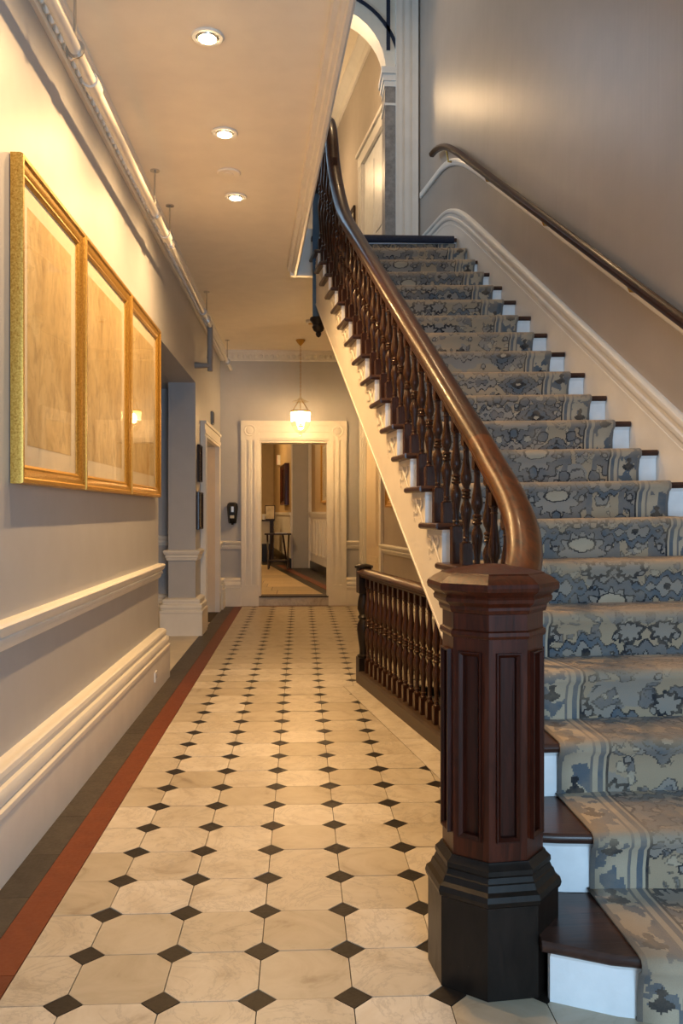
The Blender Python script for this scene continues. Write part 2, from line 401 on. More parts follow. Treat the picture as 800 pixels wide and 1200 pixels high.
nc = na*BLa.x+nbb*BLa.y
def cut(poly):
    a = abs; poly = clip(poly, -1, 0, .796); poly = clip(poly, 0, 1, YF-.10)
    if len(poly) < 3: return []
    poly = clip(poly, 1, 0, 2.3)
    lo = clip(poly, 0, 1, 6.40); lo = clip(lo, na, nbb, nc) if lo and max(p[1] for p in lo) > 2.75 else lo
    hi = clip(poly, 0, -1, -6.40); hi = clip(hi, 1, .1428, xw(0)-.06) if hi else hi
    if lo and hi and any(p[0] > .2 for p in poly): return [q for q in (lo, hi) if len(q) > 2]
    return [poly] if (lo or hi) and not (lo and max(p[1] for p in lo) > 2.75) and not hi else [q for q in ((poly,) if lo and hi else (lo, hi)) if len(q) > 2]
def area(p): return abs(sum(p[i][0]*p[(i+1) % len(p)][1]-p[(i+1) % len(p)][0]*p[i][1] for i in range(len(p))))/2
g = .0014; hd = .052
def octa(cx, cy):
    a, b = PX/2-g, PY/2-g; k = hd+g*.6
    return [(cx-a+k-g, cy-b), (cx+a-k+g, cy-b), (cx+a, cy-b+k-g), (cx+a, cy+b-k+g), (cx+a-k+g, cy+b), (cx-a+k-g, cy+b), (cx-a, cy+b-k+g), (cx-a, cy-b+k-g)]
def diam(cx, cy):
    h = hd-g; return [(cx-h, cy), (cx, cy-h), (cx+h, cy), (cx, cy+h)]
cache = {}
stuff_o, stuff_d = MB(), MB()
def lay(shape, cx, cy, name, mat, stuff):
    full = shape(cx, cy); ps = [q for q in cut(full) if area(q) > 2e-4]
    if not ps: return
    if 2.75 < cy < 6.4 and cx > .9: return
    if cy > 7.4 or cy < .6 or cx > 1.5 and cy > 2.2:
        for q in ps: stuff.prism(q, zb, 0)
        return
    dz = random.uniform(-.0012, .0006)
    whole = len(ps) == 1 and abs(area(ps[0])-area(full)) < 1e-6
    if whole:
        if name not in cache:
            cache[name] = MB().prism(shape(0, 0), zb, 0).build(name, mat, floor, 0); o = cache[name]
        else: o = dup(cache[name], floor)
        o.location = (cx, cy, dz)
    else:
        m = MB()
        for q in ps: m.prism([(x-cx, y-cy) for x, y in q], zb, 0)
        m.build(name, mat, floor, 0).location = (cx, cy, dz)
for j in range(-16, 40):
    for i in range(-2, 12):
        dx, dy = X0+i*PX, YD+j*PY
        lay(octa, dx+PX/2, dy+PY/2, 'octagon_tile', 'marble', stuff_o)
        lay(diam, dx, dy, 'diamond_tile', 'slate', stuff_d)
tag(stuff_o.build('octagon_tile_field', 'marble', floor, 0), kind='stuff'); tag(stuff_d.build('diamond_tile_field', 'slate', floor, 0), kind='stuff')
# border: red slabs, slate slabs
y = -2.5
for k, L_ in enumerate((1.4, 1.25, 1.15, 1.15, 1.38, 1.38, 1.38, 1.38, 1.38, 1.38, 1.2)):
    y1 = min(y+L_, YF-.04)
    if y1-y > .05: MB().box(-.909, -.799, y+.001, y1-.001, zb, 0).build('red_slab', 'red_stone', floor, 0)
    y = y1
y = -2.5
while y < YF-.05:
    y1 = min(YF-.02, y+random.uniform(.36, .5))
    MB().box(-1.06, -.911, y+.001, y1-.001, zb, random.uniform(-.001, .0)).build('slate_slab', 'slate_border', floor, 0); y = y1
MB().box(-.797, .85, YF-.098, YF-.004, zb, 0).build('red_slab', 'red_stone', floor, 0)
# pale kerb slabs along the cellar railing
ys = [3.25, 4.05, 4.9, 5.7, 6.42]
for a, b in zip(ys, ys[1:]):
    MB().prism([(lin(BLa, BLb, a)+.003, a+.001), (lin(RLa, RLb, a)+.01, a+.001), (lin(RLa, RLb, b)+.01, b-.001), (lin(BLa, BLb, b)+.003, b-.001)], zb, .001).build('border_slab', 'marble', floor, 0)
# cellar well under the stair
mb = MB()
for (a, b) in (((lin(RLa, RLb, 3.3), 3.3), (lin(RLa, RLb, 6.55), 6.55)), ((xw(3.3), 3.3), (lin(RLa, RLb, 3.3), 3.3)), ((xw(6.55), 6.55), (xw(3.3), 3.3)), ((lin(RLa, RLb, 6.55), 6.55), (xw(6.55), 6.55))):
    d = Vector((b[0]-a[0], b[1]-a[1])).normalized(); nn = (d.y*.05, -d.x*.05)
    mb.prism([a, b, (b[0]+nn[0], b[1]+nn[1]), (a[0]+nn[0], a[1]+nn[1])], -2.4, zb-.1)
struct('wall_cellar', mb, 'string_cream', 'cream side walls of the cellar stairwell below the hall floor', 'wall')
struct('floor_cellar', MB().prism([(.2, 3.2), (2.4, 3.2), (2, 6.6), (.2, 6.6)], -2.5, -2.4), 'alcove_stone', 'stone floor at the bottom of the cellar stairwell', 'floor')
struct('floor_alcove', MB().box(-3.0, -1.062, 6.7, 10.2, -.1, .0), 'alcove_stone', 'plain pale stone floor of the side alcove', 'floor')

# ------------------------------------------------------------------ walls
YA, YP = 6.77, 9.15; ZS = 2.66    # alcove opening
mb = MB()
mb.box(WL-.25, WL, -2.6, YA, -.05, ZC+.1); mb.box(WL-.25, WL, YA, YP, ZS, ZC+.1)
mb.box(-1.39, WL, YP, 9.62, -.05, ZC+.1); mb.box(WL-.25, WL, 9.62, 11.42, 2.14, ZC+.1); mb.box(WL-.25, WL, 11.42, YF, -.05, ZC+.1)
struct('wall_left', mb, 'wall_grey', 'grey painted corridor wall hung with gilt framed maps', 'wall')
mb = MB(); mb.box(-3.1, -1.39, 9.62, 9.75, -.05, ZC); mb.box(-3.1, -3.0, 6.5, 9.7, -.05, ZC); mb.box(-3.0, WL-.25, 6.66, YA, -.05, ZC); mb.box(-3.0, WL-.252, YA, YP+.5, ZS+.0, ZS+.1)
struct('wall_alcove', mb, 'wall_grey', 'grey walls and soffit inside the side alcove', 'wall')
MB_dx = (-.577, .395); DZ = 2.285
mb = MB(); mb.box(WL-.1, MB_dx[0], YF, YF+.25, -.05, ZC+.1); mb.box(MB_dx[1], 1.1, YF, YF+.25, -.05, ZC+.1); mb.box(MB_dx[0], MB_dx[1], YF, YF+.25, DZ, ZC+.1)
struct('wall_far', mb, 'wall_grey', 'grey end wall of the corridor with the white doorway', 'wall')
mb = MB(); mb.box(-.2, 0, -2.7*SW, 12.1*SW, -2.4, ZC+.05, ); mb.box(-.2, 0, -2.7*SW, 15.2*SW, ZC+.05, ZU)
struct('wall_right', mb, 'wall_stair', 'tall taupe wall rising beside the staircase', 'wall', mtx=MW)
mb = MB(); mb.box(WL-.3, 3.2, -2.9, -2.7, -.1, ZU)
struct('wall_front', mb, 'wall_grey', 'front wall behind the viewer with the entrance', 'wall')
mb = MB(); mb.box(WL-.25, WL, -2.7, 15.2, ZC+.1, ZU); mb.box(-1.1, 1.2, 15.0, 15.2, ZF, ZU)
struct('wall_upper', mb, 'wall_grey', 'grey walls of the upper landing', 'wall')

# ------------------------------------------------------------------ ceilings and upper floor
def xe(y): return .2335-.0622*(y-3.58)        # edge of the stairwell
YE = 7.84
mb = MB()
mb.prism([(WL-.1, -2.7), (xe(-2.7), -2.7), (xe(YE), YE), (WL-.1, YE)], ZC, ZF-.001)
mb.prism([(WL-.1, YE), (xw(YE), YE), (xw(15.2), 15.2), (WL-.1, 15.2)], ZC, ZF-.001)
struct('ceiling', mb, 'ceiling_white', 'cream corridor ceiling with recessed lamps', 'ceiling')
struct('ceiling_upper', MB().box(-1.4, 3.2, -2.9, 15.2, ZU, ZU+.1), 'ceiling_white', 'high ceiling over the stairwell and landing', 'ceiling')
# moulding along the stairwell edge
prof = [(0, .02), (0, -.085), (-.012, -.095), (-.030, -.095), (-.036, -.075), (-.052, -.070), (-.060, -.045), (-.085, -.040), (-.095, .02)]
mb = MB(); mb.sweep([(xe(-2.6), -2.6, ZC), (xe(YE), YE, ZC)], prof)
struct('trim_1', mb, 'trim_white', 'stepped cream moulding along the stairwell edge of the ceiling', 'moulding')
struct('trim_2', MB().box(xe(YE)-.06, xo(YE)+.03, YE-.03, YE+.01, ZC-.09, ZF+.08).box(xe(YE)-.06, xo(YE)+.03, YE-.05, YE-.02, ZC-.09, ZC-.05), 'trim_white', 'pale fascia board closing the end of the stairwell', 'trim')
struct('floor_landing', MB().prism([(WL, 7.9), (xo(7.9), 7.9), (xw(7.9), 7.9), (xw(15), 15), (WL, 15)], ZF-.002, ZF+.004), 'navy', 'navy carpeted floor of the upper landing', 'floor')
# cornice with egg ornaments
def cornice(name, path, label, n, axis):
    dn = n
    prof = [(0, 0), (0, -.140), (.02, -.140), (.024, -.122), (.014, -.116), (.03, -.070), (.060, -.042), (.066, -.03), (.085, -.025), (.085, 0)]
    mb = MB(); mb.sweep(path, prof); o = struct(name, mb, 'trim_white', label, 'cornice')
    a, b = Vector(path[0]), Vector(path[1]); L_ = (b-a).length; d = (b-a)/L_; sd = d.cross(Vector((0,0,1)))
    eggs = MB(); k = int(L_/.075)
    for i in range(k):
        c = a+d*(L_*(i+.5)/k)+sd*.036+Vector((0,0,-.080))
        rings = [[tuple(c+d*(.028*math.sin(ph)*math.cos(th))+sd*(.022*math.sin(ph)*math.sin(th))+Vector((0,0,.042*math.cos(ph)))) for th in [2*math.pi*j/6 for j in range(6)]] for ph in (.25, .9, 1.57, 2.2, 2.9)]
        eggs.loft(rings)
    tag(eggs.build('egg_ornament', 'trim_white', o), kind='stuff')
cornice('trim_3', [(WL, -2.6, ZC), (WL, YF, ZC)], 'egg and dart cornice between grey wall and ceiling above the maps', .0, 1)
cornice('trim_4', [(WL, YF, ZC), (xw(YF), YF, ZC)], 'egg and dart cornice over the end doorway wall', 0, 0)

# ------------------------------------------------------------------ baseboards, chair rails
BP = [(0, 0), (.078, 0), (.078, .235), (.083, .242), (.083, .262), (.066, .268), (.066, .283), (.074, .290), (.074, .310), (.066, .325), (.050, .330), (.050, .350), (.056, .356), (.052, .375), (.034, .388), (0, .392)]
RP = [(0, .785), (.012, .785), (.020, .800), (.020, .812), (.030, .818), (.030, .832), (.024, .838), (.036, .850), (.046, .868), (.048, .882), (.040, .893), (.010, .897), (0, .897)]
def run(name, pts, prof, label, cat, mat='trim_white'):
    mb = MB()
    P = [Vector(p) for p in pts]; rings = []
    for i, p in enumerate(P):
        d0 = (p-P[i-1]).normalized() if i else (P[1]-p).normalized(); d1 = (P[i+1]-p).normalized() if i < len(P)-1 else d0
        t = (d0+d1).normalized(); sd = Vector((t.y, -t.x, 0)); k = 1/max(.3, t.dot(d1))
        rings.append([tuple(p+sd*(x*k)+Vector((0, 0, z))) for x, z in prof])
    mb.loft(rings)
    return struct(name, mb, mat, label, cat)
L0 = (WL, -2.6, 0); 
run('baseboard_left', [L0, (WL, YA, 0), (WL-.25, YA, 0)], BP, 'tall stepped white baseboard under the framed maps', 'baseboard')
run('trim_5', [L0, (WL, YA, 0), (WL-.25, YA, 0)], RP, 'ridged white chair rail running below the framed maps', 'chair rail')
run('baseboard_pier', [(-1.39, YP+.3, 0), (-1.39, YP, 0), (WL, YP, 0), (WL, 9.56, 0)], BP, 'stepped white baseboard wrapping the pier beside the alcove', 'baseboard')
run('trim_6', [(-1.39, YP+.3, 0), (-1.39, YP, 0), (WL, YP, 0), (WL, 9.56, 0)], RP, 'short white chair rail wrapping the pier beside the alcove', 'chair rail')
run('trim_7', [(-3.0, 9.62, .14), (-1.40, 9.62, .14)], RP, 'white chair rail at the back of the alcove', 'chair rail')
run('baseboard_alcove', [(-3.0, 9.62, 0), (-1.40, 9.62, 0)], BP, 'white baseboard at the back of the alcove', 'baseboard')
run('baseboard_far', [(WL, 11.5, 0), (WL, YF, 0), (-.82, YF, 0)], BP, 'white baseboard left of the end doorway under the dispenser', 'baseboard')
run('trim_8', [(WL, 11.5, 0), (WL, YF, 0), (-.82, YF, 0)], RP, 'short white chair rail under the wall dispenser', 'chair rail')
run('baseboard_far.001', [(.636, YF, 0), (xw(YF), YF, 0)], BP, 'short white baseboard between end doorway and panelled side door', 'baseboard')
run('trim_9', [(.636, YF, 0), (xw(YF), YF, 0)], RP, 'short white chair rail between end doorway and panelled side door', 'chair rail')
run('trim_10', [(xw(10.75), 10.75, 0), (xw(6.6), 6.6, 0)], RP, 'white chair rail on the wall behind the cellar railing', 'chair rail')
run('baseboard_right', [(xw(10.75), 10.75, 0), (xw(6.6), 6.6, 0)], BP, 'white baseboard on the wall behind the cellar railing', 'baseboard')
# outlet on baseboard
ou = thing('electrical_outlet', 'small white socket plate set in the tall baseboard', 'outlet', (WL+.078, 6.17, .13))
MB().box(0, .007, -.045, .045, -.035, .035).build('plate', 'plastic_white', ou)
for s in (-1, 1): MB().box(.007, .0085, s*.02-.008, s*.02+.008, -.012, .012).build('socket', 'pipe_grey', ou)

# ------------------------------------------------------------------ end doorway
d1 = thing('door_1', 'white fluted doorcase with round corner blocks and open doorway', 'doorway', (0, YF, 0)); d1['kind'] = 'structure'
x0, x1 = MB_dx; zo = 2.555; wd = .238
def fluted(mb, x0, x1, z0, z1, yf, n=3):
    mb.box(x0, x1, yf, 0, z0, z1)
    wv = (x1-x0)
    for k in range(n):
        c = x0+wv*(k+.5)/n; mb.box(c-wv*.26/n, c+wv*.26/n, yf-.022, yf, z0, z1)
    mb.box(x0, x0+.018, yf-.018, yf, z0, z1); mb.box(x1-.018, x1, yf-.018, yf, z0, z1)
for a, b in ((x0-wd, x0), (x1, x1+wd)):
    fluted(m := MB(), a, b, .29, DZ, -.030); m.build('casing', 'trim_white', d1)
    MB().box(a-.008, b+.004, -.055, 0, 0, .29).build('plinth_block', 'trim_white', d1)
    m = MB().box(a-.006, b+.006, -.045, 0, DZ, zo)
    q = m.build('corner_block', 'trim_white', d1)
    cc = ((a+b)/2, (DZ+zo)/2)
    ro = Matrix.Translation((cc[0], -.045, cc[1])) @ Matrix.Rotation(R(90), 4, 'X')
    MB().lathe([(.085, 0), (.085, .008), (.07, .012), (.062, .004), (.05, .004), (.04, .012), (.0, .014)], 20, mtx=ro).build('rosette', 'trim_white', q)
m = MB()
mtx = Matrix(((0,0,1,0),(0,1,0,0),(-1,0,0,0),(0,0,0,1)))
m.box(x0+.006, x1-.006, -.030, 0, DZ, zo)
for k in range(3):
    c = DZ+(zo-DZ)*(k+.5)/3; m.box(x0+.006, x1-.006, -.052, -.030, c-.023, c+.023)
m.build('head_casing', 'trim_white', d1)
for a, b in ((x0-.002, x0+.03), (x1-.03, x1+.002)): MB().box(a, b, .0, .26, .13, DZ-.025).build('jamb', 'trim_white', d1)
MB().box(x0, x1, 0, .26, DZ-.03, DZ+.002).build('head_jamb', 'trim_white', d1)
st = MB().box(x0-.01, x1+.01, -.002, .28, -.01, .115).build('threshold', 'marble', d1)
MB().box(x0-.01, x1+.01, -.012, .28, .115, .132).build('nosing', 'dark_frame', d1)
# left door in the corridor wall
d2 = thing('door_2', 'cream painted side door in white casing beyond the alcove pier', 'door', (WL, 9.62, 0)); d2['kind'] = 'structure'
for a, b in ((-.02, .16), (1.60, 1.80)):
    m = MB().box(0, .045, a, b, 0, 2.14); m.box(.045, .058, a, a+.03, 0, 2.14); m.box(.045, .055, b-.03, b, 0, 2.14); m.box(.045, .052, a+.06, b-.06, 0, 2.14); m.build('casing', 'trim_white', d2)
    m = MB().box(0, .062, a-.005, b+.005, 0, .24); m.build('plinth_block', 'trim_white', d2)
m = MB().box(0, .05, -.025, 1.805, 2.14, 2.31); m.box(.05, .065, -.025, 1.805, 2.28, 2.31); m.box(.05, .058, -.025, 1.805, 2.17, 2.21); m.build('head_casing', 'trim_white', d2)
MB().box(-.20, 0, .14, .162, 0, 2.14).build('jamb', 'door_cream', d2); MB().box(-.20, 0, 1.60, 1.622, 0, 2.14).build('jamb', 'door_cream', d2)
dl = MB().box(-.20, -.15, .16, 1.60, 0, 2.14).build('door_leaf', 'door_cream', d2)
for zz in ((.25, .95), (1.1, 1.95)):
    for yy in ((.30, .82), (.95, 1.47)):
        MB().box(-.155, -.140, yy[0], yy[1], zz[0], zz[1]).build('panel', 'door_cream', dl)
m = MB().box(-.15, -.143, .22, .28, 1.0, 1.2); m.tube([(-.145, .25, 1.1), (-.09, .25, 1.1), (-.09, .36, 1.1)], .011); m.build('handle', 'brass', dl)
# panelled door beside the end wall on the skew wall
d3 = thing('door_3', 'cream panelled side door beyond the cellar railing with fluted casing', 'door', mtx=MW); d3['kind'] = 'structure'
def along(y): return y*SW
sa, sb = along(10.78), along(YF)-.02
m = MB().box(0, .04, sb-.38, sb, 0, 2.45)
for k in range(3): m.box(.04, .052, sb-.35+k*.115, sb-.29+k*.115, .3, 2.45)
m.build('casing', 'trim_white', d3)
MB().box(0, .055, sb-.385, sb, 0, .28).build('plinth_block', 'trim_white', d3)
lf = MB().box(0, .02, sa, sb-.38, 0, 2.45).build('door_leaf', 'door_cream', d3)
for z0, z1 in ((.30, .72), (.85, 2.3)): 
    m = MB().box(.02, .028, sa+.12, sb-.48, z0, z1); m.box(.028, .034, sa+.17, sb-.53, z0+.05, z1-.05); m.build('panel', 'door_cream', lf)
MB().box(0, .035, sa-.10, sa, 0, 2.45).build('casing', 'trim_white', d3)
MB().box(0, .045, sa-.10, sb, 2.45, 2.6).build('head_casing', 'trim_white', d3)

# ------------------------------------------------------------------ staircase
st = thing('staircase', 'long straight staircase with dark painted treads, white risers and cream cut string', 'staircase', (0, 0, 0))
def left_end(n):
    return {1: .648, 2: .62, 3: .70}.get(n, None)
def xr(y): return xw(y)-.034
def T(x, y, z): return (x, y, z+tilt(x))
def nose_curve(n, x):
    """bottom steps bow forward towards the middle"""
    b = {1: .16, 2: .06}.get(n, 0)
    if not b: return 0
    t = max(0, min(1, (x-.60)/.45)); return -b*(1-(1-t)**2)
br0 = None
for n in range(1, NT_):
    y0, y1, z = yn(n), yn(n+1), n*RIS
    le = left_end(n); cols = 10 if n < 3 else 1
    xa = le if le else xo(y0); xb = le+.02 if le else xo(y1)
    # tread with rounded nosing
    prof = [(0, -.030), (-.006, -.024), (-.009, -.015), (-.006, -.005), (0, 0)]
    rings = []
    for k in range(cols+1):
        s = k/cols; ring = []
        for dy, dz in prof:
            x = (xa-.012)*(1-s)+(xr(y0))*s; yy = y0+dy+.009+nose_curve(n, x); ring.append(T(x, yy, z+dz))
        for dz in (0, -.030):
            x = (xb-.012)*(1-s)+xr(y1)*s; yy = y1+.02+nose_curve(n+1, x); ring.append(T(x, yy, z+dz))
        rings.append(ring)
    MB().loft(rings).build('tread', 'tread_wood', st)
    rings = []
    for k in range(cols+1):
        s = k/cols; ring = []
        for dy, zz in ((.030, z-.030), (.050, z-.030), (.050, z-RIS-.002), (.030, z-RIS-.002)):
            x = (xa+.012)*(1-s)+xr(y0)*s; ring.append(T(x, y0+dy+nose_curve(n, x), zz if n > 1 or zz > 0 else 0))
        rings.append(ring)
    rs = MB().loft(rings).build('riser', 'riser_white', st)
    # scotia under the nosing
    rings = [[T(x, y0+.030+nose_curve(n, x)-a, z-.030-b) for a, b in ((0, 0), (.012, 0), (.004, .010), (0, .016))] for x in [(xa+.012)*(1-k/cols)+xr(y0)*k/cols for k in range(cols+1)]]
    MB().loft(rings).build('scotia', 'riser_white', rs)
    if n >= 4:
        # carved scroll bracket under the tread end
        if br0 is None:
            m = MB()
            def arc(cx, cz, r, a0, a1, w0, w1, k=9):
                path = [(0, cx+r*(1-.45*i/k)*math.cos(R(a0+(a1-a0)*i/k)), cz+r*(1-.45*i/k)*math.sin(R(a0+(a1-a0)*i/k))) for i in range(k+1)]
                m.sweep(path, [(w0*math.cos(q), w0*math.sin(q)) for q in [i*math.pi/3 for i in range(6)]], up=(1,0,0), scale=[1-.6*i/k for i in range(k+1)])
            arc(.175, -.075, .040, 60, 420, .009, .004); arc(.095, -.060, .030, 200, -170, .008, .004); arc(.06, -.12, .055, 80, -60, .008, .004); arc(.205, -.12, .028, 120, -150, .007, .003)
            m.sweep([(0, .03, -.17), (0, .09, -.105), (0, .17, -.045), (0, .235, -.04)], [(.009*math.cos(i*math.pi/3), .012*math.sin(i*math.pi/3)) for i in range(6)], up=(1,0,0))
            m.box(-.004, .008, .02, .245, -.035, -.028)
            m.v = [(x*.3, y, z) for x, y, z in m.v]; br0 = m.build('bracket', 'string_cream', st); o = br0
        else: o = dup(br0, st)
        o.location = T(xo(y0+.03)+.017, y0+.03, z-.030); o.rotation_euler = (0, 0, math.atan(.140))
        # return nosing on the open side
        m = MB(); rr = [(0, -.030), (-.008, -.024), (-.011, -.015), (-.008, -.005), (0, 0)]
        rings = [[T(xo(yy)-.010+a, yy, z+b-.0) for a, b in rr] for yy in (y0+.004, y1+.022)]
        m.loft(rings).build('return_nosing', 'tread_wood', st)
# cut string on the open side
def low(y): return zn(y)-.56
m = MB()
for n in range(4, NT_):
    y0, y1 = yn(n)+.032, yn(n+1)+.032
    ring = lambda y, zt: [T(xo(y)+a, y, zz) for a, zz in ((.022, low(y)), (.022, zt), (.07, zt), (.07, low(y)))]
    m.loft([ring(y0, n*RIS-.03), ring(y1, n*RIS-.03)])
m.build('outer_string', 'string_cream', st)
m = MB()
pts = [(.60, 2.52), (.66, 2.72), (.715, 2.95), (.752, 3.12)]
for (a, b) in zip(pts, pts[1:]):
    n = int((a[1]-Y0)/TRD+.3); zt = max(.1, zn(a[1])-.05)
    m.add([(a[0]+.01, a[1], 0), (b[0]+.01, b[1], 0), (b[0]+.01, b[1], zn(b[1])-.06), (a[0]+.01, a[1], zn(a[1])-.06), (a[0]+.05, a[1], 0), (b[0]+.05, b[1], 0), (b[0]+.05, b[1], zn(b[1])-.06), (a[0]+.05, a[1], zn(a[1])-.06)],
          [(0,1,2,3), (7,6,5,4), (0,4,5,1), (3,2,6,7), (0,3,7,4), (1,5,6,2)])
m.build('curved_string', 'string_cream', st)
# bead along the string's lower edge
ysb = [3.15, 5, 6.5, 7.85]
m = MB(); m.sweep([T(xo(y)+.02, y, low(y)+.012) for y in ysb], [(-.002, -.006), (.004, -.006), (.004, .006), (-.002, .006)]); m.build('string_bead', 'string_cream', st)
m = MB()
for a, b in zip(ysb, ysb[1:]):
    m.add([T(xo(a)+.05, a, low(a)), T(xw(a)+.01, a, low(a)), T(xw(b)+.01, b, low(b)), T(xo(b)+.05, b, low(b)), T(xo(a)+.05, a, low(a)+.03), T(xw(a)+.01, a, low(a)+.03), T(xw(b)+.01, b, low(b)+.03), T(xo(b)+.05, b, low(b)+.03)],
          [(0,1,2,3), (7,6,5,4), (0,4,5,1), (1,5,6,2), (2,6,7,3), (3,7,4,0)])
m.build('soffit', 'string_cream', st)
# top riser and landing nosing
yl = yn(NT_)
MB().add([T(xo(yl), yl+.03, ZF-.03), T(xw(yl)-.034, yl+.03, ZF-.03), T(xw(yl)-.034, yl+.03, ZF-.2), T(xo(yl), yl+.03, ZF-.2), T(xo(yl), yl+.06, ZF-.03), T(xw(yl)-.034, yl+.06, ZF-.03), T(xw(yl)-.034, yl+.06, ZF-.2), T(xo(yl), yl+.06, ZF-.2)],
         [(0,1,2,3), (7,6,5,4), (0,4,5,1), (1,5,6,2), (2,6,7,3), (3,7,4,0)]).build('riser', 'riser_white', st)
MB().prism([(xo(yl), yl), (xw(yl)-.034, yl), (xw(7.855)-.034, 7.855), (xo(7.855), 7.855)], ZF-.035, ZF-.003).build('landing_board', 'tread_wood', st)
m = MB(); m.sweep([(xo(yl)+.08, yl-.004, ZF-.018), (xw(yl)-.06, yl-.004, ZF-.018)], [(.022*math.cos(i*math.pi/6), .034*math.sin(i*math.pi/6)) for i in range(12)])
m.prism([(xo(yl)+.08, yl), (xw(yl)-.06, yl), (xw(7.92)-.06, 7.92), (xo(7.92)+.08, 7.92)], ZF+.0045, ZF+.012)
tag(m.build('landing_carpet', 'navy'), 'navy blue carpet rolled over the top edge of the stairs', 'carpet')
# stair skirting on the wall
TOPZ = easing(lambda y: zn(y)+.285, 7.25, 8.25, 4.17)
ys_ = [2.0+.25*i for i in range(20)]+[7.0+.08*i for i in range(26)]
ys_ = [y for y in ys_ if y < 9.05]
bandp = [(0, 0), (.020, -.002), (.036, -.012), (.040, -.030), (.034, -.045), (.026, -.050), (.026, -.070), (.034, -.078), (.036, -.098), (.030, -.110), (.022, -.115), (.022, -.130), (.030, -.136), (.030, -.152), (.020, -.160), (0, -.160)]
def wallsweep(f, prof, ys): 
    rings = []
    for i, y in enumerate(ys):
        a, b = ys[max(0, i-1)], ys[min(len(ys)-1, i+1)]
        t = Vector((0, (b-a)*SW, f(b)-f(a))).normalized(); up = Vector((0, -t.z, t.y))
        rings.append([tuple(Vector((px, y*SW, f(y)))+up*pz) for px, pz in prof])
    return MB().loft(rings)
sk = struct('baseboard_stair', wallsweep(TOPZ, bandp, ys_), 'trim_white', 'swept ridged white skirting climbing the wall beside the stairs', 'baseboard', mtx=MW)
m = MB(); bot = easing(lambda y: zn(y)-.34, 7.3, 8.2, ZF-.02)
for a, b in zip(ys_, ys_[1:]):
    ha, hb = TOPZ(a)-.12, TOPZ(b)-.12
    m.add([(0, a*SW, bot(a)), (0, b*SW, bot(b)), (0, b*SW, hb), (0, a*SW, ha), (.028, a*SW, bot(a)), (.028, b*SW, bot(b)), (.028, b*SW, hb), (.028, a*SW, ha)], [(0,1,2,3), (7,6,5,4), (0,4,5,1), (2,6,7,3)])
m.build('skirting_board', 'trim_white', sk)

# ------------------------------------------------------------------ carpet runner
def cl(y): return .855 if y < 3.05 else xo(y)+.105
def cr(n, y): return xr(y)-(.095 if n < 17 else .095-.0235*(n-16) if n < 20 else .006)
path = []           # (n, y, z, offset kind, arc)
TH = .010
rows = []           # rows of (pts, v, tread tan)
vlen = 0
prev = None
for n in range(1, NT_+1):
    y0 = yn(n); z = n*RIS
    seq = [(y0+.030, z-RIS+TH, 0), (y0+.030-TH, z-RIS+TH, 0), (y0+.030-TH, z-.105, 0), (y0+.018-TH, z-.048, .1), (y0-TH-.002, z-.030, .35), (y0-TH-.004, z-.012, .7), (y0-TH+.004, z+.004, 1.0), (y0+.010, z+TH, .95), (y0+.09, z+TH+.001, .75), (y0+.19, z+TH, .5)]
    if n == NT_: seq = seq[:4]
    for yy, zz, tread_tan in seq:
        if prev: vlen += math.hypot(yy-prev[0], zz-prev[1])
        prev = (yy, zz); rows.append((n, yy, zz, vlen, tread_tan))
NX = 16
vs_, fs_, uv1, uv2 = [], [], [], []
for n, yy, zz, vl, tread_tan in rows:
    y0 = yn(n); a, b = cl(yy), cr(n, yy)
    mid = (xo(yy)+xr(yy))/2
    for k in range(NX+1):
        x = a+(b-a)*k/NX
        nn = n if yy < y0+.05 else n; s = max(0, min(1, (yy-y0-.03)/(TRD-.03)))
        off = nose_curve(n, x)*(1-s)+nose_curve(n+1, x)*s
        vs_.append(T(x, yy+off, zz)); uv1.append((x-mid, vl)); uv2.append((min(x-a, b-x), tread_tan))
for i in range(len(rows)-1):
    for k in range(NX):
        p = i*(NX+1)+k; fs_.append((p, p+1, p+NX+2, p+NX+1))
me = bpy.data.meshes.new('stair_carpet'); me.from_pydata(vs_, [], fs_); me.update()
for nm, dat in (('UVMap', uv1), ('edge', uv2)):
    u = me.uv_layers.new(name=nm)
    for lp in me.loops: u.data[lp.index].uv = dat[lp.vertex_index]
me.materials.append(M['carpet']); me.polygons.foreach_set('use_smooth', [True]*len(me.polygons)); me.set_sharp_from_angle(angle=R(50))
ca = bpy.data.objects.new('stair_carpet', me); C.objects.link(ca)
sol = ca.modifiers.new('thickness', 'SOLIDIFY'); sol.thickness = .009; sol.offset = -1
tag(ca, 'blue grey and beige patterned runner laid up the staircase', 'carpet')

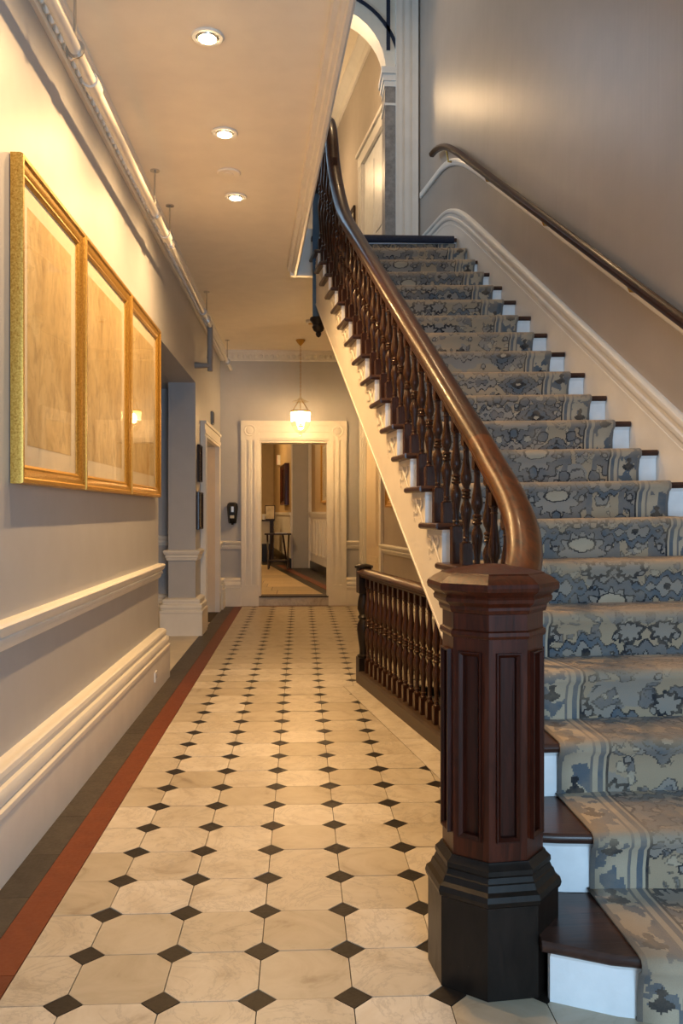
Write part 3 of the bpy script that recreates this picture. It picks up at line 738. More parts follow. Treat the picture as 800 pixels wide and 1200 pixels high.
# ------------------------------------------------------------------ big newel post
NX_, NY_ = .545, 2.433; VA = R(-106)
nw = thing('newel_post', 'massive octagonal mahogany newel post with black base at stair foot', 'newel post', (NX_, NY_, 0))
OL = lambda prof: MB().lathe(prof, 8, rot=VA)
OL([(.183, 0), (.183, .245)]).build('base', 'base_black', nw, 20)
OL([(.183, .245), (.189, .250), (.192, .262), (.188, .276), (.176, .284), (.170, .300), (.166, .303), (.160, .316), (.163, .322), (.162, .334), (.150, .345), (.146, .352), (.13, .352)]).build('base_moulding', 'base_black', nw, 20)
RS = .141; ap = RS*math.cos(R(22.5)); fw_ = RS*math.sin(R(22.5))
zs0, zs1, pz0, pz1 = .345, .955, .405, .915
sh = MB(); rec = .010; pw = fw_*.64
core = OL([(.141-.014, zs0), (.141-.014, zs1)]); core.build('core', 'mahogany', nw, 20)
for k in range(8):
    a = VA+R(22.5)+k*R(45)
    F = Matrix.Translation((math.cos(a)*ap, math.sin(a)*ap, 0)) @ Matrix.Rotation(a+R(90), 4, 'Z')   # local x along face, -y outward
    m = MB()
    inx = fw_*(1-.016/ap)
    def piece(xa, xb, za, zb_):
        m.prism([(xa, 0), (xb, 0), (xb if abs(xb) < fw_*.9 else math.copysign(inx, xb), .016), (xa if abs(xa) < fw_*.9 else math.copysign(inx, xa), .016)], za, zb_, 2)
    piece(-fw_, -pw, zs0, zs1); piece(pw, fw_, zs0, zs1); piece(-pw, pw, zs0, pz0); piece(-pw, pw, pz1, zs1)
    m.build('face_frame', 'mahogany', nw, 20, F)
    pn = MB().box(-pw, pw, .010, .016, pz0, pz1).build('panel', 'mahogany_panel', nw, 20, F)
    m = MB(); rect = [(-pw, 0, pz0), (pw, 0, pz0), (pw, 0, pz1), (-pw, 0, pz1)]
    m.sweep(rect, [(0, -.003), (0, .012), (-.004, .012), (-.012, .004), (-.013, -.010), (0, -.010)], up=(0, -1, 0), closed=True)
    m.v = [(x, y, z) for x, y, z in m.v]
    m.build('panel_moulding', 'mahogany_panel', pn, 20)
OL([(.135, .950), (.146, .952), (.150, .960), (.148, .970), (.141, .974), (.141, 1.022), (.135, 1.03)]).build('neck', 'mahogany', nw, 20)
OL([(.141, 1.018), (.148, 1.020), (.152, 1.030), (.152, 1.038), (.158, 1.044), (.166, 1.050), (.168, 1.060), (.164, 1.066), (.172, 1.074), (.184, 1.082), (.187, 1.092), (.184, 1.102), (.165, 1.116), (.148, 1.124), (.144, 1.128), (.10, 1.137), (.05, 1.146), (0.003, 1.150)]).build('cap', 'mahogany', nw, 20)

# ------------------------------------------------------------------ stair balustrade
bal = thing('stair_balustrade', 'dark wooden stair balustrade of turned balusters under a polished handrail', 'balustrade', (0, 0, 0))
HR = .59
def railpt(y): x = xo(y)+.045; return Vector((x, y, zn(y)+HR+tilt(x)))
pts = [railpt(y) for y in [6.30-.29*i for i in range(10)]]
A = railpt(3.55)
ctrl = [A, Vector((.758, 3.38, 1.478)), Vector((.778, 3.20, 1.362)), Vector((.778, 3.02, 1.248)), Vector((.745, 2.84, 1.155)), Vector((.700, 2.70, 1.09)), Vector((.648, 2.585, 1.045))]
def catmull(P, k=6):
    out = []
    for i in range(len(P)-1):
        p0, p1, p2, p3 = P[max(i-1, 0)], P[i], P[i+1], P[min(i+2, len(P)-1)]
        for j in range(k):
            t = j/k; out.append(.5*((2*p1)+(p2-p0)*t+(2*p0-5*p1+4*p2-p3)*t*t+(3*p1-p0-3*p2+p3)*t**3))
    out.append(P[-1]); return out
railprof = [(-.044, -.022), (-.036, -.036), (-.024, -.040), (.024, -.040), (.036, -.036), (.044, -.022), (.042, -.012), (.052, -.002), (.054, .014), (.044, .032), (.024, .044), (0, .047), (-.024, .044), (-.044, .032), (-.054, .014), (-.052, -.002), (-.042, -.012)]
goose = catmull([Vector((xo(7.5)+.07, 7.55, 4.60)), Vector((xo(7.25)+.06, 7.22, 4.56)), Vector((xo(7.05)+.05, 7.03, 4.36)), Vector((xo(6.92)+.045, 6.90, 4.08)), Vector((xo(6.72)+.045, 6.72, 3.80)), railpt(6.50)+Vector((0, 0, .03)), railpt(6.30)], 5)
endp = catmull([railpt(3.80)]+ctrl, 6)[6:]
MB().sweep(goose+pts[1:]+endp[:2], railprof).build('handrail', 'rail_wood', bal, 40)
MB().sweep(endp[1:], railprof, scale=[1.004+.10*min(1, i/16) for i in range(len(endp)-1)]).build('handrail_easing', 'rail_end_wood', bal, 40)
def turned(h):
    """double vase profile over height h, from z=0"""
    P = [(.020, 0), (.021, .012), (.014, .022), (.013, .05), (.017, .056), (.013, .064), (.0125, .13), (.018, .22), (.0235, .30), (.0255, .345), (.022, .385), (.014, .425), (.013, .445), (.020, .455), (.022, .47), (.016, .482), (.020, .50)]
    Q = [(r, 1-z) for r, z in reversed(P[:-1])]
    return [(r, z*h) for r, z in P+Q]
def baluster(total, blk, topblk, name='baluster', w_=.022):
    m = MB(); m.box(-w_, w_, -w_, w_, 0, blk); m.lathe([(r, z+blk) for r, z in turned(total-blk-topblk)], 12); m.box(-.018, .018, -.018, .018, total-topblk, total); return m
def bal_at(kind, x, y, z, parent, proto={}):
    if kind not in proto:
        o = baluster(*kind).build('baluster', 'baluster_wood', parent, 40); proto[kind] = o
    else: o = dup(proto[kind], parent)
    o.location = (x, y, z); o.rotation_euler = (0, 0, math.atan(.14)); return o
for n in range(5, NT_):
    for k, off in enumerate((.055, .192)):
        y = yn(n)+off; x = xo(y)+.045; z0 = n*RIS+tilt(x); zt = zn(y)+HR+tilt(x)-.030
        if n == NT_-1 and k: continue
        if y > 6.55: zt = zt+min(.45, (y-6.55)*1.3)
        h = round(zt-z0, 3)
        bal_at((h, .095 if not k else .165, .075 if not k else .095), x, y, z0, bal)
for (x, y, n, zt) in ((.748, 3.30, 4, 1.385), (.758, 3.14, 4, 1.30)):
    bal_at((round(zt-n*RIS, 3), .10, .05), x, y, n*RIS+tilt(x), bal)
# hanging newel at the landing corner
hn = thing('hanging_newel', 'blue landing newel with black carved drop below ceiling', 'newel post', (xo(7.72)+.055, 7.70, 0))
MB().box(-.052, .052, -.052, .052, 3.02, 4.15).build('post', 'post_blue', hn)
MB().lathe([(.075, 3.03), (.078, 3.01), (.06, 2.985), (.05, 2.965), (.058, 2.945), (.045, 2.915), (.022, 2.90), (.026, 2.885), (.018, 2.865), (.004, 2.855)], 12).build('drop_finial', 'black_paint', hn)
MB().box(-.045, .045, -.045, .045, 4.15, 4.62).build('upper_post', 'dark_frame', hn)
MB().lathe([(.075, 4.62), (.078, 4.65), (.06, 4.68), (.02, 4.71), (.003, 4.72)], 8).build('cap', 'dark_frame', hn)
MB().box(-.06, .06, -.06, .06, 4.12, 4.16).build('collar', 'black_paint', hn)

# ------------------------------------------------------------------ cellar railing
cr_ = thing('cellar_railing', 'low dark wooden railing of turned balusters guarding the cellar stairwell', 'railing', (0, 0, 0))
dR = (RLb-RLa).normalized(); sR = Vector((-dR.y, dR.x, 0)); sR = sR if sR.x > 0 else -sR
A0 = RLa+sR*.06; LR = 3.15
ptr = lambda d, z=0: A0+dR*d+Vector((0, 0, z))
m = MB(); m.sweep([ptr(-.02), ptr(LR)], [(-.06, 0), (.06, 0), (.06, .075), (.045, .09), (-.045, .09), (-.06, .075)]); m.build('kerb', 'kerb_wood', cr_)
m = MB(); m.sweep([ptr(-.03, .83), ptr(LR, .83)], [(x, z*.8) for x, z in railprof]); m.build('rail', 'rail_wood', cr_, 40)
ps = MB(); ps.box(-.05, .05, -.05, .05, 0, .19); ps.lathe([(.05, .19), (.052, .205), (.035, .215), (.033, .25), (.045, .33), (.053, .40), (.05, .44), (.035, .475), (.048, .495), (.035, .515), (.05, .56), (.045, .62), (.034, .67), (.045, .685)], 14); ps.box(-.048, .048, -.048, .048, .68, .87)
ps.build('post', 'base_black', cr_, 40, Matrix.Translation(ptr(-.02)) @ Matrix.Rotation(math.atan2(dR.y, dR.x), 4, 'Z'))
MB().lathe([(.055, .865), (.07, .872), (.07, .886), (.045, .896), (.003, .902)], 8).build('post_cap', 'base_black', cr_, 20, Matrix.Translation(ptr(-.02)))
k = 0; d = .11
while d < LR-.05:
    p = ptr(d, .09); o = bal_at((.72, .10, .075), p.x, p.y, p.z, cr_, proto2 := globals().setdefault('proto2', {})); d += .122

# ------------------------------------------------------------------ wall handrail on the right
wh = thing('wall_handrail', 'dark polished wall handrail on white backing strip beside the stairs', 'handrail', mtx=MW)
RZ = easing(lambda y: zn(y)+.80, 7.35, 8.40, 4.80)
yr = [1.2+.3*i for i in range(20)]+[7.0+.1*i for i in range(15)]
yr = sorted(set(round(y, 3) for y in yr if y <= 8.40))
wallsweep(RZ, [(.045, -.018), (.055, -.028), (.085, -.028), (.098, -.014), (.102, .006), (.092, .024), (.072, .032), (.052, .024), (.042, .004)], yr).build('rail', 'rail_wood', wh, 40)
BZ = easing(lambda y: zn(y)+.735, 7.15, 8.35, 4.62)
yb = yr+[8.5, 8.7, 8.85, 9.0]
wallsweep(BZ, [(0, -.035), (.014, -.035), (.022, -.026), (.022, .022), (.014, .032), (0, .032)], yb).build('backing_strip', 'trim_white', wh, 40)
for y in (2.6, 3.6, 4.72, 5.85, 6.95, 7.95):
    m = MB(); m.tube([(.015, y*SW, BZ(y)), (.05, y*SW, BZ(y)), (.070, y*SW, RZ(y)-.02)], .009); m.build('bracket', 'brass', wh)

# ------------------------------------------------------------------ arch on the landing
YAr = 9.12
ax0, ax1, zsp = -.476, .905, 5.98; rr = (ax1-ax0)/2; acx = (ax0+ax1)/2
arcp = [(acx+rr*math.cos(R(a)), zsp+rr*math.sin(R(a))) for a in range(0, 181, 9)]
m = MB()
m.prism([(ax1, ZF)]+arcp[:11]+[(acx, ZU), (xw(YAr)+.05, ZU), (xw(YAr)+.05, ZF)], YAr, YAr+.28, 1)
m.prism(arcp[10:]+[(ax0, ZF), (WL, ZF), (WL, ZU), (acx, ZU)], YAr, YAr+.28, 1)
struct('wall_arch', m, 'string_cream', 'cream arched wall across the upper landing', 'wall')
m = MB()
rings = [[(acx+r_*math.cos(R(a)), yy, zsp+r_*math.sin(R(a))) for r_, yy in ((rr+.17, YAr-.014), (rr+.17, YAr+.002), (rr+.135, YAr+.002), (rr+.135, YAr-.014))] for a in range(14, 167, 6)]
m.loft(rings); m.box(ax1+.005, ax1+.045, YAr-.014, YAr, 6.20, ZU)
struct('trim_11', m, 'navy', 'dark navy painted line around the landing arch', 'trim')
co = struct('trim_12', MB().box(ax1-.012, ax1+.10, YAr-.03, YAr+.30, ZF, 5.80), 'column_marble', 'grey marbled pilaster carrying the landing arch', 'pilaster')
m = MB().box(ax1-.05, ax1+.16, YAr-.06, YAr+.33, 5.93, 6.0); m.box(ax1-.035, ax1+.14, YAr-.045, YAr+.31, 5.86, 5.93); m.box(ax1-.02, ax1+.115, YAr-.035, YAr+.30, 5.80, 5.86); m.box(ax1-.022, ax1+.108, YAr-.036, YAr+.30, 5.60, 5.625)
m.build('capital', 'trim_white', co)
m = MB(); pa, pb = ax1+.10, xw(YAr)-.01
m.box(pa, pb, YAr-.05, YAr, ZF, ZU-.02)
for k in range(3): c = pa+(pb-pa)*(k+.5)/3; m.box(c-.026, c+.026, YAr-.066, YAr-.05, ZF, ZU-.02)
m.box(pa, pa+.014, YAr-.07, YAr-.05, ZF, ZU-.02); m.box(pb-.014, pb, YAr-.07, YAr-.05, ZF, ZU-.02)
struct('trim_13', m, 'trim_white', 'tall fluted white pilaster where the landing arch meets the stair wall', 'pilaster')
# upper hall: door, picture, switch, cornice
d4 = thing('door_4', 'white panelled bedroom door on the upper hall beyond the arch', 'door', mtx=MW); d4['kind'] = 'structure'
a, b = along(10.25), along(11.92); zt = 6.24
for p, q in ((a, a+.2), (b-.2, b)):
    m = MB().box(0, .05, p, q, ZF, zt-.2); m.box(.05, .062, p+.02, p+.06, ZF, zt-.2); m.box(.05, .062, q-.06, q-.02, ZF, zt-.2); m.build('casing', 'trim_white', d4)
m = MB().box(0, .06, a-.02, b+.02, zt-.2, zt); m.box(.06, .09, a-.03, b+.03, zt-.05, zt); m.build('head_casing', 'trim_white', d4)
lf = MB().box(-.0, .012, a+.2, b-.2, ZF, zt-.2).build('door_leaf', 'riser_white', d4)
for p, q in ((a+.30, (a+b)/2-.05), ((a+b)/2+.05, b-.30)):
    for z0, z1 in ((.25, .95), (1.1, 2.1)): MB().box(.012, .02, p, q, ZF+z0, ZF+z1).build('panel', 'riser_white', lf)
m = wallsweep(lambda y: ZU, [(0, -.22), (.03, -.22), (.05, -.17), (.05, -.13), (.12, -.06), (.15, -.05), (.15, 0), (0, 0)], [9.42, 15.0])
struct('trim_14', m, 'trim_white', 'cornice along the upper hall ceiling seen through the arch', 'cornice', mtx=MW)
def picture(name, label, cat, y0, y1, z0, z1, mtx, fmat, fw, depth, matw, group=None, glass=True, pmat='old_map', lip=.012):
    """hung on a wall whose local frame is x out, y along, z up"""
    cy0, cz0 = (y0+y1)/2, (z0+z1)/2; hw, hh = (y1-y0)/2, (z1-z0)/2
    root = thing(name, label, cat, group=group, mtx=mtx @ Matrix.Translation((.004, cy0, cz0)))
    prof = [(0, 0), (0, depth*.8), (.004, depth), (fw*.25, depth), (fw*.34, depth*.84), (fw*.55, depth*.80), (fw*.75, depth*.62), (fw*.86, depth*.64), (fw, depth*.45), (fw, 0)]
    rings = []
    for sy, sz in ((-1, -1), (1, -1), (1, 1), (-1, 1), (-1, -1)):
        rings.append([(h, sy*(hw-w_), sz*(hh-w_)) for w_, h in prof])
    MB().loft(rings, True, False).build('frame', fmat, root, 30)
    iw, ih = hw-fw+.004, hh-fw+.004
    if matw:
        MB().box(.002, depth*.32, -iw, iw, -ih, ih).build('mat_board', 'mat_board', root, 0)
    MB().box(depth*.32, depth*.34, -iw+matw, iw-matw, -ih+matw, ih-matw).build('print', pmat, root, 0)
    if glass: MB().box(depth*.42, depth*.43, -iw, iw, -ih, ih).build('glass', 'pane_glass', root, 0)
    return root
MR = MW
p0 = picture('picture_frame', 'small dark framed picture on the upper hall wall beyond the bedroom door', 'picture', along(12.35), along(13.1), 5.0, 5.7, MR, 'dark_frame', .06, .03, .05)
sw = thing('light_switch', 'white wall switch beside the upper bedroom door', 'switch', mtx=MW @ Matrix.Translation((0, along(12.1), 5.18)))
MB().box(0, .012, -.04, .04, -.07, .07).build('plate', 'plastic_white', sw); MB().box(.012, .02, -.012, .012, -.03, .03).build('rocker', 'plastic_white', sw)

# ------------------------------------------------------------------ three gilt framed maps
ML = Matrix.Translation((WL, 0, 0))
xf = WL+.045
e = [on_x(10, 300, WL).y]+[on_x(u, 300, xf).y for u in (99.5, 153.5, 188)]
for k, lab in enumerate(('gilt framed old map hung farthest from the alcove opening', 'gilt framed old map hung between two matching maps', 'gilt framed old map hung beside the alcove opening')):
    z1 = 2.665; z0 = 1.405
    picture('framed_map', lab, 'picture', e[k]+.006, e[k+1]-.006, z0, z1, ML, 'gold', .075, .048, .085, 'three gilt framed maps in a row')
q = picture('picture_frame', 'narrow black framed picture above the lower one beside the cream door', 'picture', 9.27, 9.50, 1.62, 2.02, ML, 'dark_frame', .022, .030, .03, 'small frames on the pier', True, 'plain_print')
q = picture('picture_frame', 'black framed print hung at the pier below a narrower frame', 'picture', 9.20, 9.54, 1.11, 1.51, ML, 'dark_frame', .022, .035, .04, 'small frames on the pier', True, 'plain_print')
gp = on_y(456, 586, 9.0)
picture('picture_frame', 'ornate gilt frame on the wall behind the stair string', 'picture', along(9.55), along(10.35), 1.35, 1.95, MW, 'gold', .09, .06, .05)
# small dark speaker over the side door
sp = thing('wall_speaker', 'small dark grille box on the wall above the cream side door', 'speaker', (WL, 10.75, 2.46))
MB().box(0, .03, -.08, .08, -.08, .08).build('box', 'pipe_grey', sp); MB().box(.03, .036, -.065, .065, -.065, .065).build('grille', 'black_paint', sp)
# wall dispenser
wdp = thing('hand_dispenser', 'black wall mounted hand sanitiser dispenser left of the end doorway', 'dispenser', (-.935, YF, 1.285))
def rr_(w_, z, d, k=.6): return [(-w_, 0, z), (-w_, -d*k, z), (-w_*.6, -d, z), (w_*.6, -d, z), (w_, -d*k, z), (w_, 0, z)]
MB().loft([rr_(.052, -.145, .07), rr_(.055, -.12, .09), rr_(.066, -.02, .10), rr_(.074, .08, .10), rr_(.066, .125, .09), rr_(.04, .145, .06)]).build('body', 'device_black', wdp, 40)
MB().box(-.028, .028, -.101, -.096, -.075, -.035).build('label_plate', 'label_pale', wdp)
MB().box(-.012, .022, -.108, -.10, .01, .085).build('highlight_strip', 'chrome', wdp)  # chrome strip stands in for the bluish highlight on the body
MB().lathe([(.016, -.165), (.02, -.145)], 10, (0, -.045)).build('nozzle', 'device_black', wdp)

# ------------------------------------------------------------------ ceiling lamps and alarm
DL = [tuple(on_z(u, v, ZC)[:2]) for u, v in ((243, 42), (263, 155), (276, 230))]+[(-.44, 3.03)]
labs = ['recessed ceiling lamp, lit, farthest from the flat ceiling disc', 'recessed ceiling lamp, lit, just before the flat ceiling disc', 'recessed ceiling lamp, lit, just beyond the flat ceiling disc', 'recessed ceiling lamp above the corridor by the first map', 'recessed ceiling lamp near the entrance']
for (x, y), lb in zip(DL, labs):
    d = thing('downlight', lb, 'ceiling lamp', (x, y, ZC), 'recessed lamps in the corridor ceiling')
    MB().lathe([(.052, .0), (.074, .0), (.078, -.006), (.072, -.011), (.054, -.010), (.050, -.002)], 24).build('trim_ring', 'trim_white', d)
    MB().lathe([(.045, -.006), (.042, -.018), (.02, -.026), (.002, -.027)], 20).build('lamp_face', 'lamp_lens', d)
    MB().lathe([(.051, -.004), (.046, -.014), (.040, -.016), (.044, -.004)], 20).build('reflector', 'chrome', d)
    lo = light('downlight_lamp', 'SPOT', (0, 0, -.045), 72 if y < 3.5 else 132, WARM, spot_size=R(156), spot_blend=1.0, shadow_soft_size=.022)
    lo.parent = d; lo.rotation_euler = (Vector((-.22, .02, -2.2))).to_track_quat('-Z', 'Y').to_euler()
sm = thing('ceiling_disc', 'flat round cover plate on the ceiling between two lamps', 'cover plate', (*on_z(268, 202, ZC)[:2], ZC))
MB().lathe([(.075, 0), (.078, -.006), (.070, -.012), (.01, -.013)], 24).build('plate', 'ceiling_white', sm); MB().lathe([(.03, -.012), (.028, -.015), (.002, -.0155)], 16).build('centre_cap', 'ceiling_white', sm)
sm = thing('smoke_alarm', 'small ceiling fitting near the hanging lantern', 'smoke alarm', (.12, 10.0, ZC))
MB().lathe([(.06, 0), (.062, -.02), (.05, -.035), (.01, -.04)], 20).build('body', 'trim_white', sm); MB().lathe([(.03, -.036), (.028, -.05), (.002, -.052)], 16).build('sensor', 'brass', sm)

# ------------------------------------------------------------------ sprinkler pipe
pp = thing('sprinkler_pipe', 'long white sprinkler pipe hung below the ceiling above the maps', 'pipe', (0, 0, 0))
XP, ZP = -.946, 3.242
MB().tube([(XP, -2.5, ZP), (XP, 6.14, ZP)], .026, 14).build('pipe_run', 'pipe_white', pp)
MB().tube([(XP, 6.14, ZP), (XP, 11.8, ZP)], .021, 14).build('pipe_run', 'pipe_white', pp)
for y in (3.98, 6.12, 8.47): MB().tube([(XP, y-.05, ZP), (XP, y+.05, ZP)], .036, 14).build('coupling', 'pipe_white', pp)
for y in (1.6, 3.67, 5.66, 6.3, 8.75, 11.2):
    h = MB(); h.tube([(XP, y, ZP+.02), (XP, y, ZC)], .006, 8, up=(1,0,0)); h.lathe([(.03, ZC-.008), (.03, ZC), (.002, ZC)], 14, (XP, y)); h.build('hanger_rod', 'chrome', pp)
    MB().sweep([(XP+.031*math.cos(a), y, ZP+.031*math.sin(a)) for a in [2*math.pi*i/16 for i in range(16)]], [(-.010, -.003), (.010, -.003), (.010, .003), (-.010, .003)], up=(0, 1, 0), closed=True).build('hanger_ring', 'chrome', pp)
MB().tube([(XP, 9.08, ZP+.01), (XP, 9.08, 2.86)], .030, 12, up=(1,0,0)).build('drop_pipe', 'pipe_grey', pp)
m = MB(); m.tube([(XP, 9.08, 2.92), (XP, 9.08, 2.83), (WL, 9.08, 2.83)], .034, 12, up=(0,1,0)); m.tube([(XP, 9.08, 2.85), (XP, 9.08, 2.77)], .028, 12, up=(1,0,0)); m.build('elbow', 'pipe_grey', pp)

# ------------------------------------------------------------------ hanging lantern
PY_ = 11.15
pl = thing('hanging_lantern', 'lit bell jar lantern hanging on a chain before the end doorway', 'pendant lamp', (.0, PY_, 0))
MB().lathe([(.062, ZC), (.060, ZC-.012), (.045, ZC-.035), (.018, ZC-.065), (.008, ZC-.075), (.002, ZC-.078)], 20).build('ceiling_canopy', 'brass', pl)
zc0, zc1 = 2.78, ZC-.075
ch = MB(); nl = 26
for i in range(nl):
    c = zc0+(zc1-zc0)*(i+.5)/nl; a = 0 if i % 2 else R(90); L_ = (zc1-zc0)/nl*.62
    ch.sweep([(.009*math.cos(t)*math.cos(a), .009*math.cos(t)*math.sin(a), c+L_*math.sin(t)) for t in [2*math.pi*k/10 for k in range(10)]], [(.0022*math.cos(t), .0022*math.sin(t)) for t in [2*math.pi*k/5 for k in range(5)]], up=(-math.sin(a), math.cos(a), 0), closed=True)
tag(ch.build('chain', 'brass', pl), kind='stuff')
MB().lathe([(.012, 2.795), (.02, 2.775), (.06, 2.745), (.105, 2.722), (.107, 2.717), (.06, 2.735), (.02, 2.76)], 24).build('smoke_bell', 'lamp_glass', pl)
for k in range(3):
    a = R(90+120*k); MB().tube([(.02*math.cos(a), .02*math.sin(a), 2.735), (.075*math.cos(a), .075*math.sin(a), 2.66), (.122*math.cos(a), .122*math.sin(a), 2.590)], .004, 6).build('suspension_arm', 'brass', pl)
MB().lathe([(.125, 2.582), (.130, 2.588), (.130, 2.598), (.124, 2.602), (.120, 2.592)], 28).build('rim_band', 'brass', pl)
MB().lathe([(.123, 2.59), (.128, 2.57), (.122, 2.54), (.122, 2.46)], 28, cap=False).build('upper_glass', 'frosted', pl)
m = MB(); m.lathe([(.122, 2.46), (.118, 2.42), (.095, 2.37), (.055, 2.33), (.02, 2.315)], 28, cap=False); gl = m.build('lower_glass', 'lamp_glass', pl)
MB().lathe([(.02, 2.318), (.026, 2.305), (.012, 2.292), (.022, 2.28), (.024, 2.27), (.003, 2.262)], 14).build('glass_finial', 'lamp_glass', pl)
MB().lathe([(.004, 2.39), (.03, 2.395), (.034, 2.41), (.012, 2.42), (.012, 2.455)], 14).build('lamp_holder', 'brass', pl)
for k in range(3):
    a = R(30+120*k); c = (.038*math.cos(a), .038*math.sin(a))
    MB().lathe([(.006, 2.44), (.018, 2.455), (.024, 2.48), (.020, 2.51), (.004, 2.535)], 12, c).build('bulb', 'bulb', pl)
lo = light('lantern_lamp', 'POINT', (0, 0, 2.50), 120, WARM, shadow_soft_size=.06); lo.parent = pl

# ------------------------------------------------------------------ room beyond the end doorway
ZR = .13
def rx(y): return .90-.118*(y-12.2)          # its right wall
fl2 = struct('floor_reception', MB().box(-4, 2.0, YF+.25, 26, ZR-.1, ZR-.004), 'slate', 'floor of the room beyond the doorway, pale tiles and dark border', 'floor')
def bl(y): return .33-.150*(y-12.2)
y = YF+.28
while y < 19:
    ty = y+.62
    x = bl(y+.3)
    while x > -3:
        f0 = abs(x-bl(y+.3)) < 1e-6; MB().prism([(x-.62+.004, y+.004), ((bl(y) if f0 else x)-.004, y+.004), ((bl(ty) if f0 else x)-.004, ty-.004), (x-.62+.004, ty-.004)], ZR-.004, ZR).build('floor_tile', 'far_tile', fl2, 0); x -= .62
    y = ty
MB().prism([(bl(12.3)+.16, 12.3), (bl(12.3)+.30, 12.3), (bl(19)+.30, 19), (bl(19)+.16, 19)], ZR-.004, ZR).build('border_strip', 'red_stone', fl2, 0)
m = MB(); m.prism([(rx(12.2), 12.2), (rx(18.0), 18.0), (rx(18)+.3, 18.0), (rx(12.2)+.3, 12.2)], ZR-.1, 3.5)
m.prism([(-.19, 18.0), (rx(18)+.3, 18.0), (rx(18)+.3, 18.2), (-.19, 18.2)], ZR-.1, 3.5)
m.prism([(-.19, 18.0), (-.19+.15, 18.2), (-.75+.15, 24), (-.75, 24)], ZR-.1, 3.5); m.box(-4, .2, 24, 24.2, ZR-.1, 3.5); m.box(-4.1, -4, 12.2, 24.2, ZR-.1, 3.5)
struct('wall_reception', m, 'wall_tan', 'ochre walls of the room beyond the doorway', 'wall')
struct('ceiling_reception', MB().box(-4.1, 2, 12.2, 24.2, 3.3, 3.4), 'ceiling_white', 'ceiling of the room beyond the doorway', 'ceiling')
# wainscot on right wall
dv = Vector((-.118, 1, 0)).normalized(); nv = Vector((-1, -.118, 0)).normalized()
MA = Matrix(((nv.x, dv.x, 0, rx(12.2)), (nv.y, dv.y, 0, 12.2), (0, 0, 1, ZR), (0, 0, 0, 1)))
LW = 5.84
wn = struct('trim_15', MB().box(0, .02, .05, LW, .15, 1.12), 'trim_white', 'cream panelled wainscot in the room beyond the doorway', 'wainscot', mtx=MA)
MB().box(0, .07, .05, LW+.02, 1.12, 1.17).box(0, .05, .05, LW+.02, 1.07, 1.12).build('rail_cap', 'trim_white', wn)
MB().box(0, .035, .05, LW+.02, .0, .16).build('base_strip', 'black_paint', wn)
k = .2
while k < LW-.3:
    m = MB().box(.02, .032, k, k+.04, .30, 1.0); m.box(.02, .032, k+.30, k+.34, .30, 1.0); m.box(.02, .032, k+.04, k+.30, .30, .34); m.box(.02, .032, k+.04, k+.30, .96, 1.0); m.build('panel_frame', 'trim_white', wn, 0); k += .42
MB().box(0, .06, LW-.1, LW+.03, 0, 3.1).build('corner_casing', 'trim_white', wn)
picture('framed_print', 'gilt framed pale print above the wainscot beyond the doorway', 'picture', 3.1, 4.1, 1.33-.0, 2.45, MA, 'gold', .05, .04, .06, None, True, 'plain_print')
# grey door facing us
d5 = thing('door_5', 'grey panelled door at the back of the room beyond the doorway', 'door', (0, 18.0, ZR)); d5['kind'] = 'structure'
lf = MB().box(-.17, .19, -.04, 0, 0, 3.0).build('door_leaf', 'door_grey', d5)
for z0, z1 in ((.2, .8), (1.0, 2.7)): MB().box(.0, .14, -.05, -.04, z0, z1).build('panel', 'door_grey', lf)
MB().box(-.19, -.165, -.06, 0, 0, 3.0).build('casing', 'trim_white', d5)
# wall with painting
dv2 = Vector((-.56, 6, 0)).normalized(); nv2 = Vector((-dv2.y, dv2.x, 0))
M2 = Matrix(((nv2.x, dv2.x, 0, -.19), (nv2.y, dv2.y, 0, 18.0), (0, 0, 1, ZR), (0, 0, 0, 1)))
w2 = struct('trim_16', MB().box(0, .02, 0, 5.9, .15, 1.10), 'trim_white', 'cream wainscot under the dark painting in the far room', 'wainscot', mtx=M2)
MB().box(0, .05, 0, 5.9, 1.10, 1.16).build('rail_cap', 'trim_white', w2); MB().box(0, .04, -.04, 5.9, 0, .2).build('base_strip', 'black_paint', w2)
picture('oil_painting', 'dark brown framed painting over wainscot in the far room', 'picture', .55, 1.9, 1.32, 2.22, M2, 'mahogany', .10, .10, 0, None, False, 'dark_frame')
bx_ = thing('alarm_box', 'small box with red edge high on the ochre wall', 'alarm', mtx=M2 @ Matrix.Translation((0, 3.4, 2.45)))
MB().box(0, .08, -.12, .12, -.12, .12).build('box', 'plastic_white', bx_); MB().box(.08, .085, -.12, -.02, -.12, .12).build('red_plate', 'red_sign', bx_)
# reception desk, screen, stand
dk = thing('reception_desk', 'pale fronted reception desk with dark kickboard in the far room', 'desk', (-1.42, 20.3, ZR))
MB().box(-1.2, .78, 0, .7, .42, .95).build('front_panel', 'label_pale', dk); MB().box(-1.18, .76, .04, .68, 0, .42).build('kickboard', 'black_paint', dk); MB().box(-1.24, .81, -.03, .74, .95, .985).build('desk_top', 'dark_frame', dk); MB().box(.70, .79, -.02, .02, .0, .95).build('corner_post', 'dark_frame', dk)
sg = thing('framed_notice', 'small framed notice standing on the reception desk', 'frame', (-.72, 20.45, ZR+.985))
MB().box(-.12, .12, -.012, .012, .0, .34).build('frame', 'dark_frame', sg); MB().box(-.10, .10, -.016, -.012, .02, .32).build('print', 'plain_print', sg); MB().box(-.08, .08, -.03, .06, -.0, .015).build('foot', 'dark_frame', sg)
cp = thing('paper_cup', 'white paper cup on the desk before the framed notice', 'cup', (-.86, 20.35, ZR+.985)); MB().lathe([(.035, 0), (.045, .13), (.041, .13), (.033, .01)], 14).build('cup_body', 'plastic_white', cp); MB().lathe([(.047, .12), (.047, .13), (.045, .132)], 14).build('rolled_rim', 'plastic_white', cp)
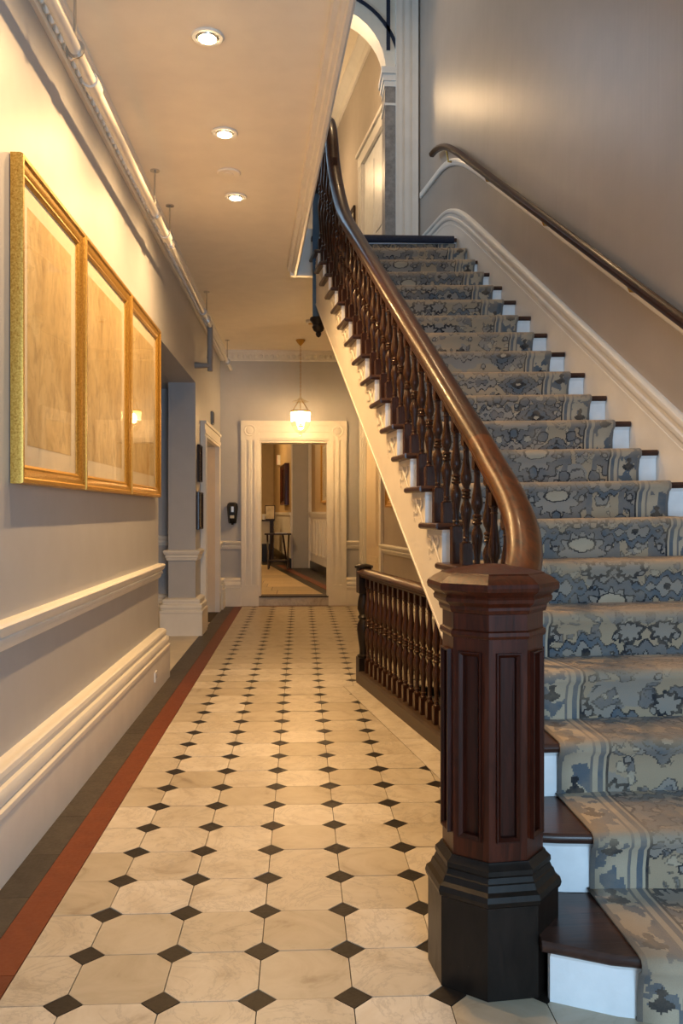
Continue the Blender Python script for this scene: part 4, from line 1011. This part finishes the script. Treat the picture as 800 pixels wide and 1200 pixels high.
tb = thing('folding_stand', 'dark wooden folding tray stand before the reception desk', 'side table', (-.46, 17.7, ZR))
MB().box(-.27, .27, -.2, .2, .70, .73).build('table_top', 'dark_frame', tb)
for sx in (-1, 1):
    for sy in (-1, 1): m = MB(); m.sweep([(sx*.19, sy*.17, 0), (sx*.10 if sy > 0 else sx*.22, -sy*.05, .70)], [(-.018, -.018), (.018, -.018), (.018, .018), (-.018, .018)], up=(0, 1, 0)); m.build('leg', 'dark_frame', tb)
MB().box(-.2, .2, -.16, .16, .16, .185).build('lower_shelf', 'dark_frame', tb)
bn = thing('brochure_stack', 'pale brochures lying on the folding tray stand', 'papers', (-.40, 17.7, ZR+.73)); MB().box(-.12, .12, -.08, .08, 0, .012).build('lower_sheets', 'plastic_white', bn); MB().box(-.10, .11, -.07, .08, .012, .02).build('upper_sheets', 'label_pale', bn)
# lamps of that room
for nm, (x, y, z), pw, lb in (('ceiling_lamp', (-1.1, 14.6, 3.3), 60, 'ceiling lamp in the room beyond the doorway'), ('ceiling_lamp', (-1.9, 20.0, 3.3), 70, 'ceiling lamp over the reception desk')):
    d = thing(nm, lb, 'ceiling lamp', (x, y, z)); MB().lathe([(.16, 0), (.16, -.03), (.12, -.09), (.003, -.12)], 20).build('bowl', 'far_lamp', d); MB().lathe([(.17, 0), (.17, -.012), (.15, -.015)], 20).build('rim', 'brass', d)
    lo = light('ceiling_lamp_light', 'POINT', (0, 0, -.2), pw, (1, .62, .26), shadow_soft_size=.1); lo.parent = d
# upper landing lamp, and a second one added to brighten the hall
for loc_, pw, lb in (((-.15, 10.15, 6.3), 32, 'lamp of the upper hall just beyond the landing arch'), ((-.35, 12.7, 6.3), 36, 'added unseen lamp brightening the far end of the upper hall')):
    d = thing('landing_lamp', lb, 'pendant lamp', loc_)
    MB().lathe([(.02, .1), (.09, .06), (.10, 0), (.06, -.06), (.003, -.08)], 18).build('globe', 'far_lamp', d); MB().tube([(0, 0, .1), (0, 0, ZU-6.3)], .006, 6, up=(1,0,0)).build('rod', 'brass', d)
    lo = light('landing_lamp_light', 'POINT', (.16, -.0, 0), pw, WARM2, shadow_soft_size=.10); lo.parent = d
for (x, y), lb in (((.95, 4.6), 'added unseen warm fill lamp in the high ceiling above the lower stairs'), ((.75, 7.2), 'added unseen warm fill lamp in the high ceiling above the upper stairs')):
    d = thing('stairwell_fill', lb, 'ceiling lamp', (x, y, ZU))  # out-of-view lamps added to warm the stairwell
    MB().lathe([(.06, 0), (.09, 0), (.094, -.008), (.066, -.012)], 20).build('trim_ring', 'trim_white', d); MB().lathe([(.05, -.006), (.04, -.02), (.002, -.026)], 16).build('lamp_face', 'lamp_lens', d)
    lo = light('stairwell_fill_light', 'SPOT', (0, 0, -.05), 95, WARM2, spot_size=R(130), spot_blend=.8, shadow_soft_size=.05); lo.parent = d
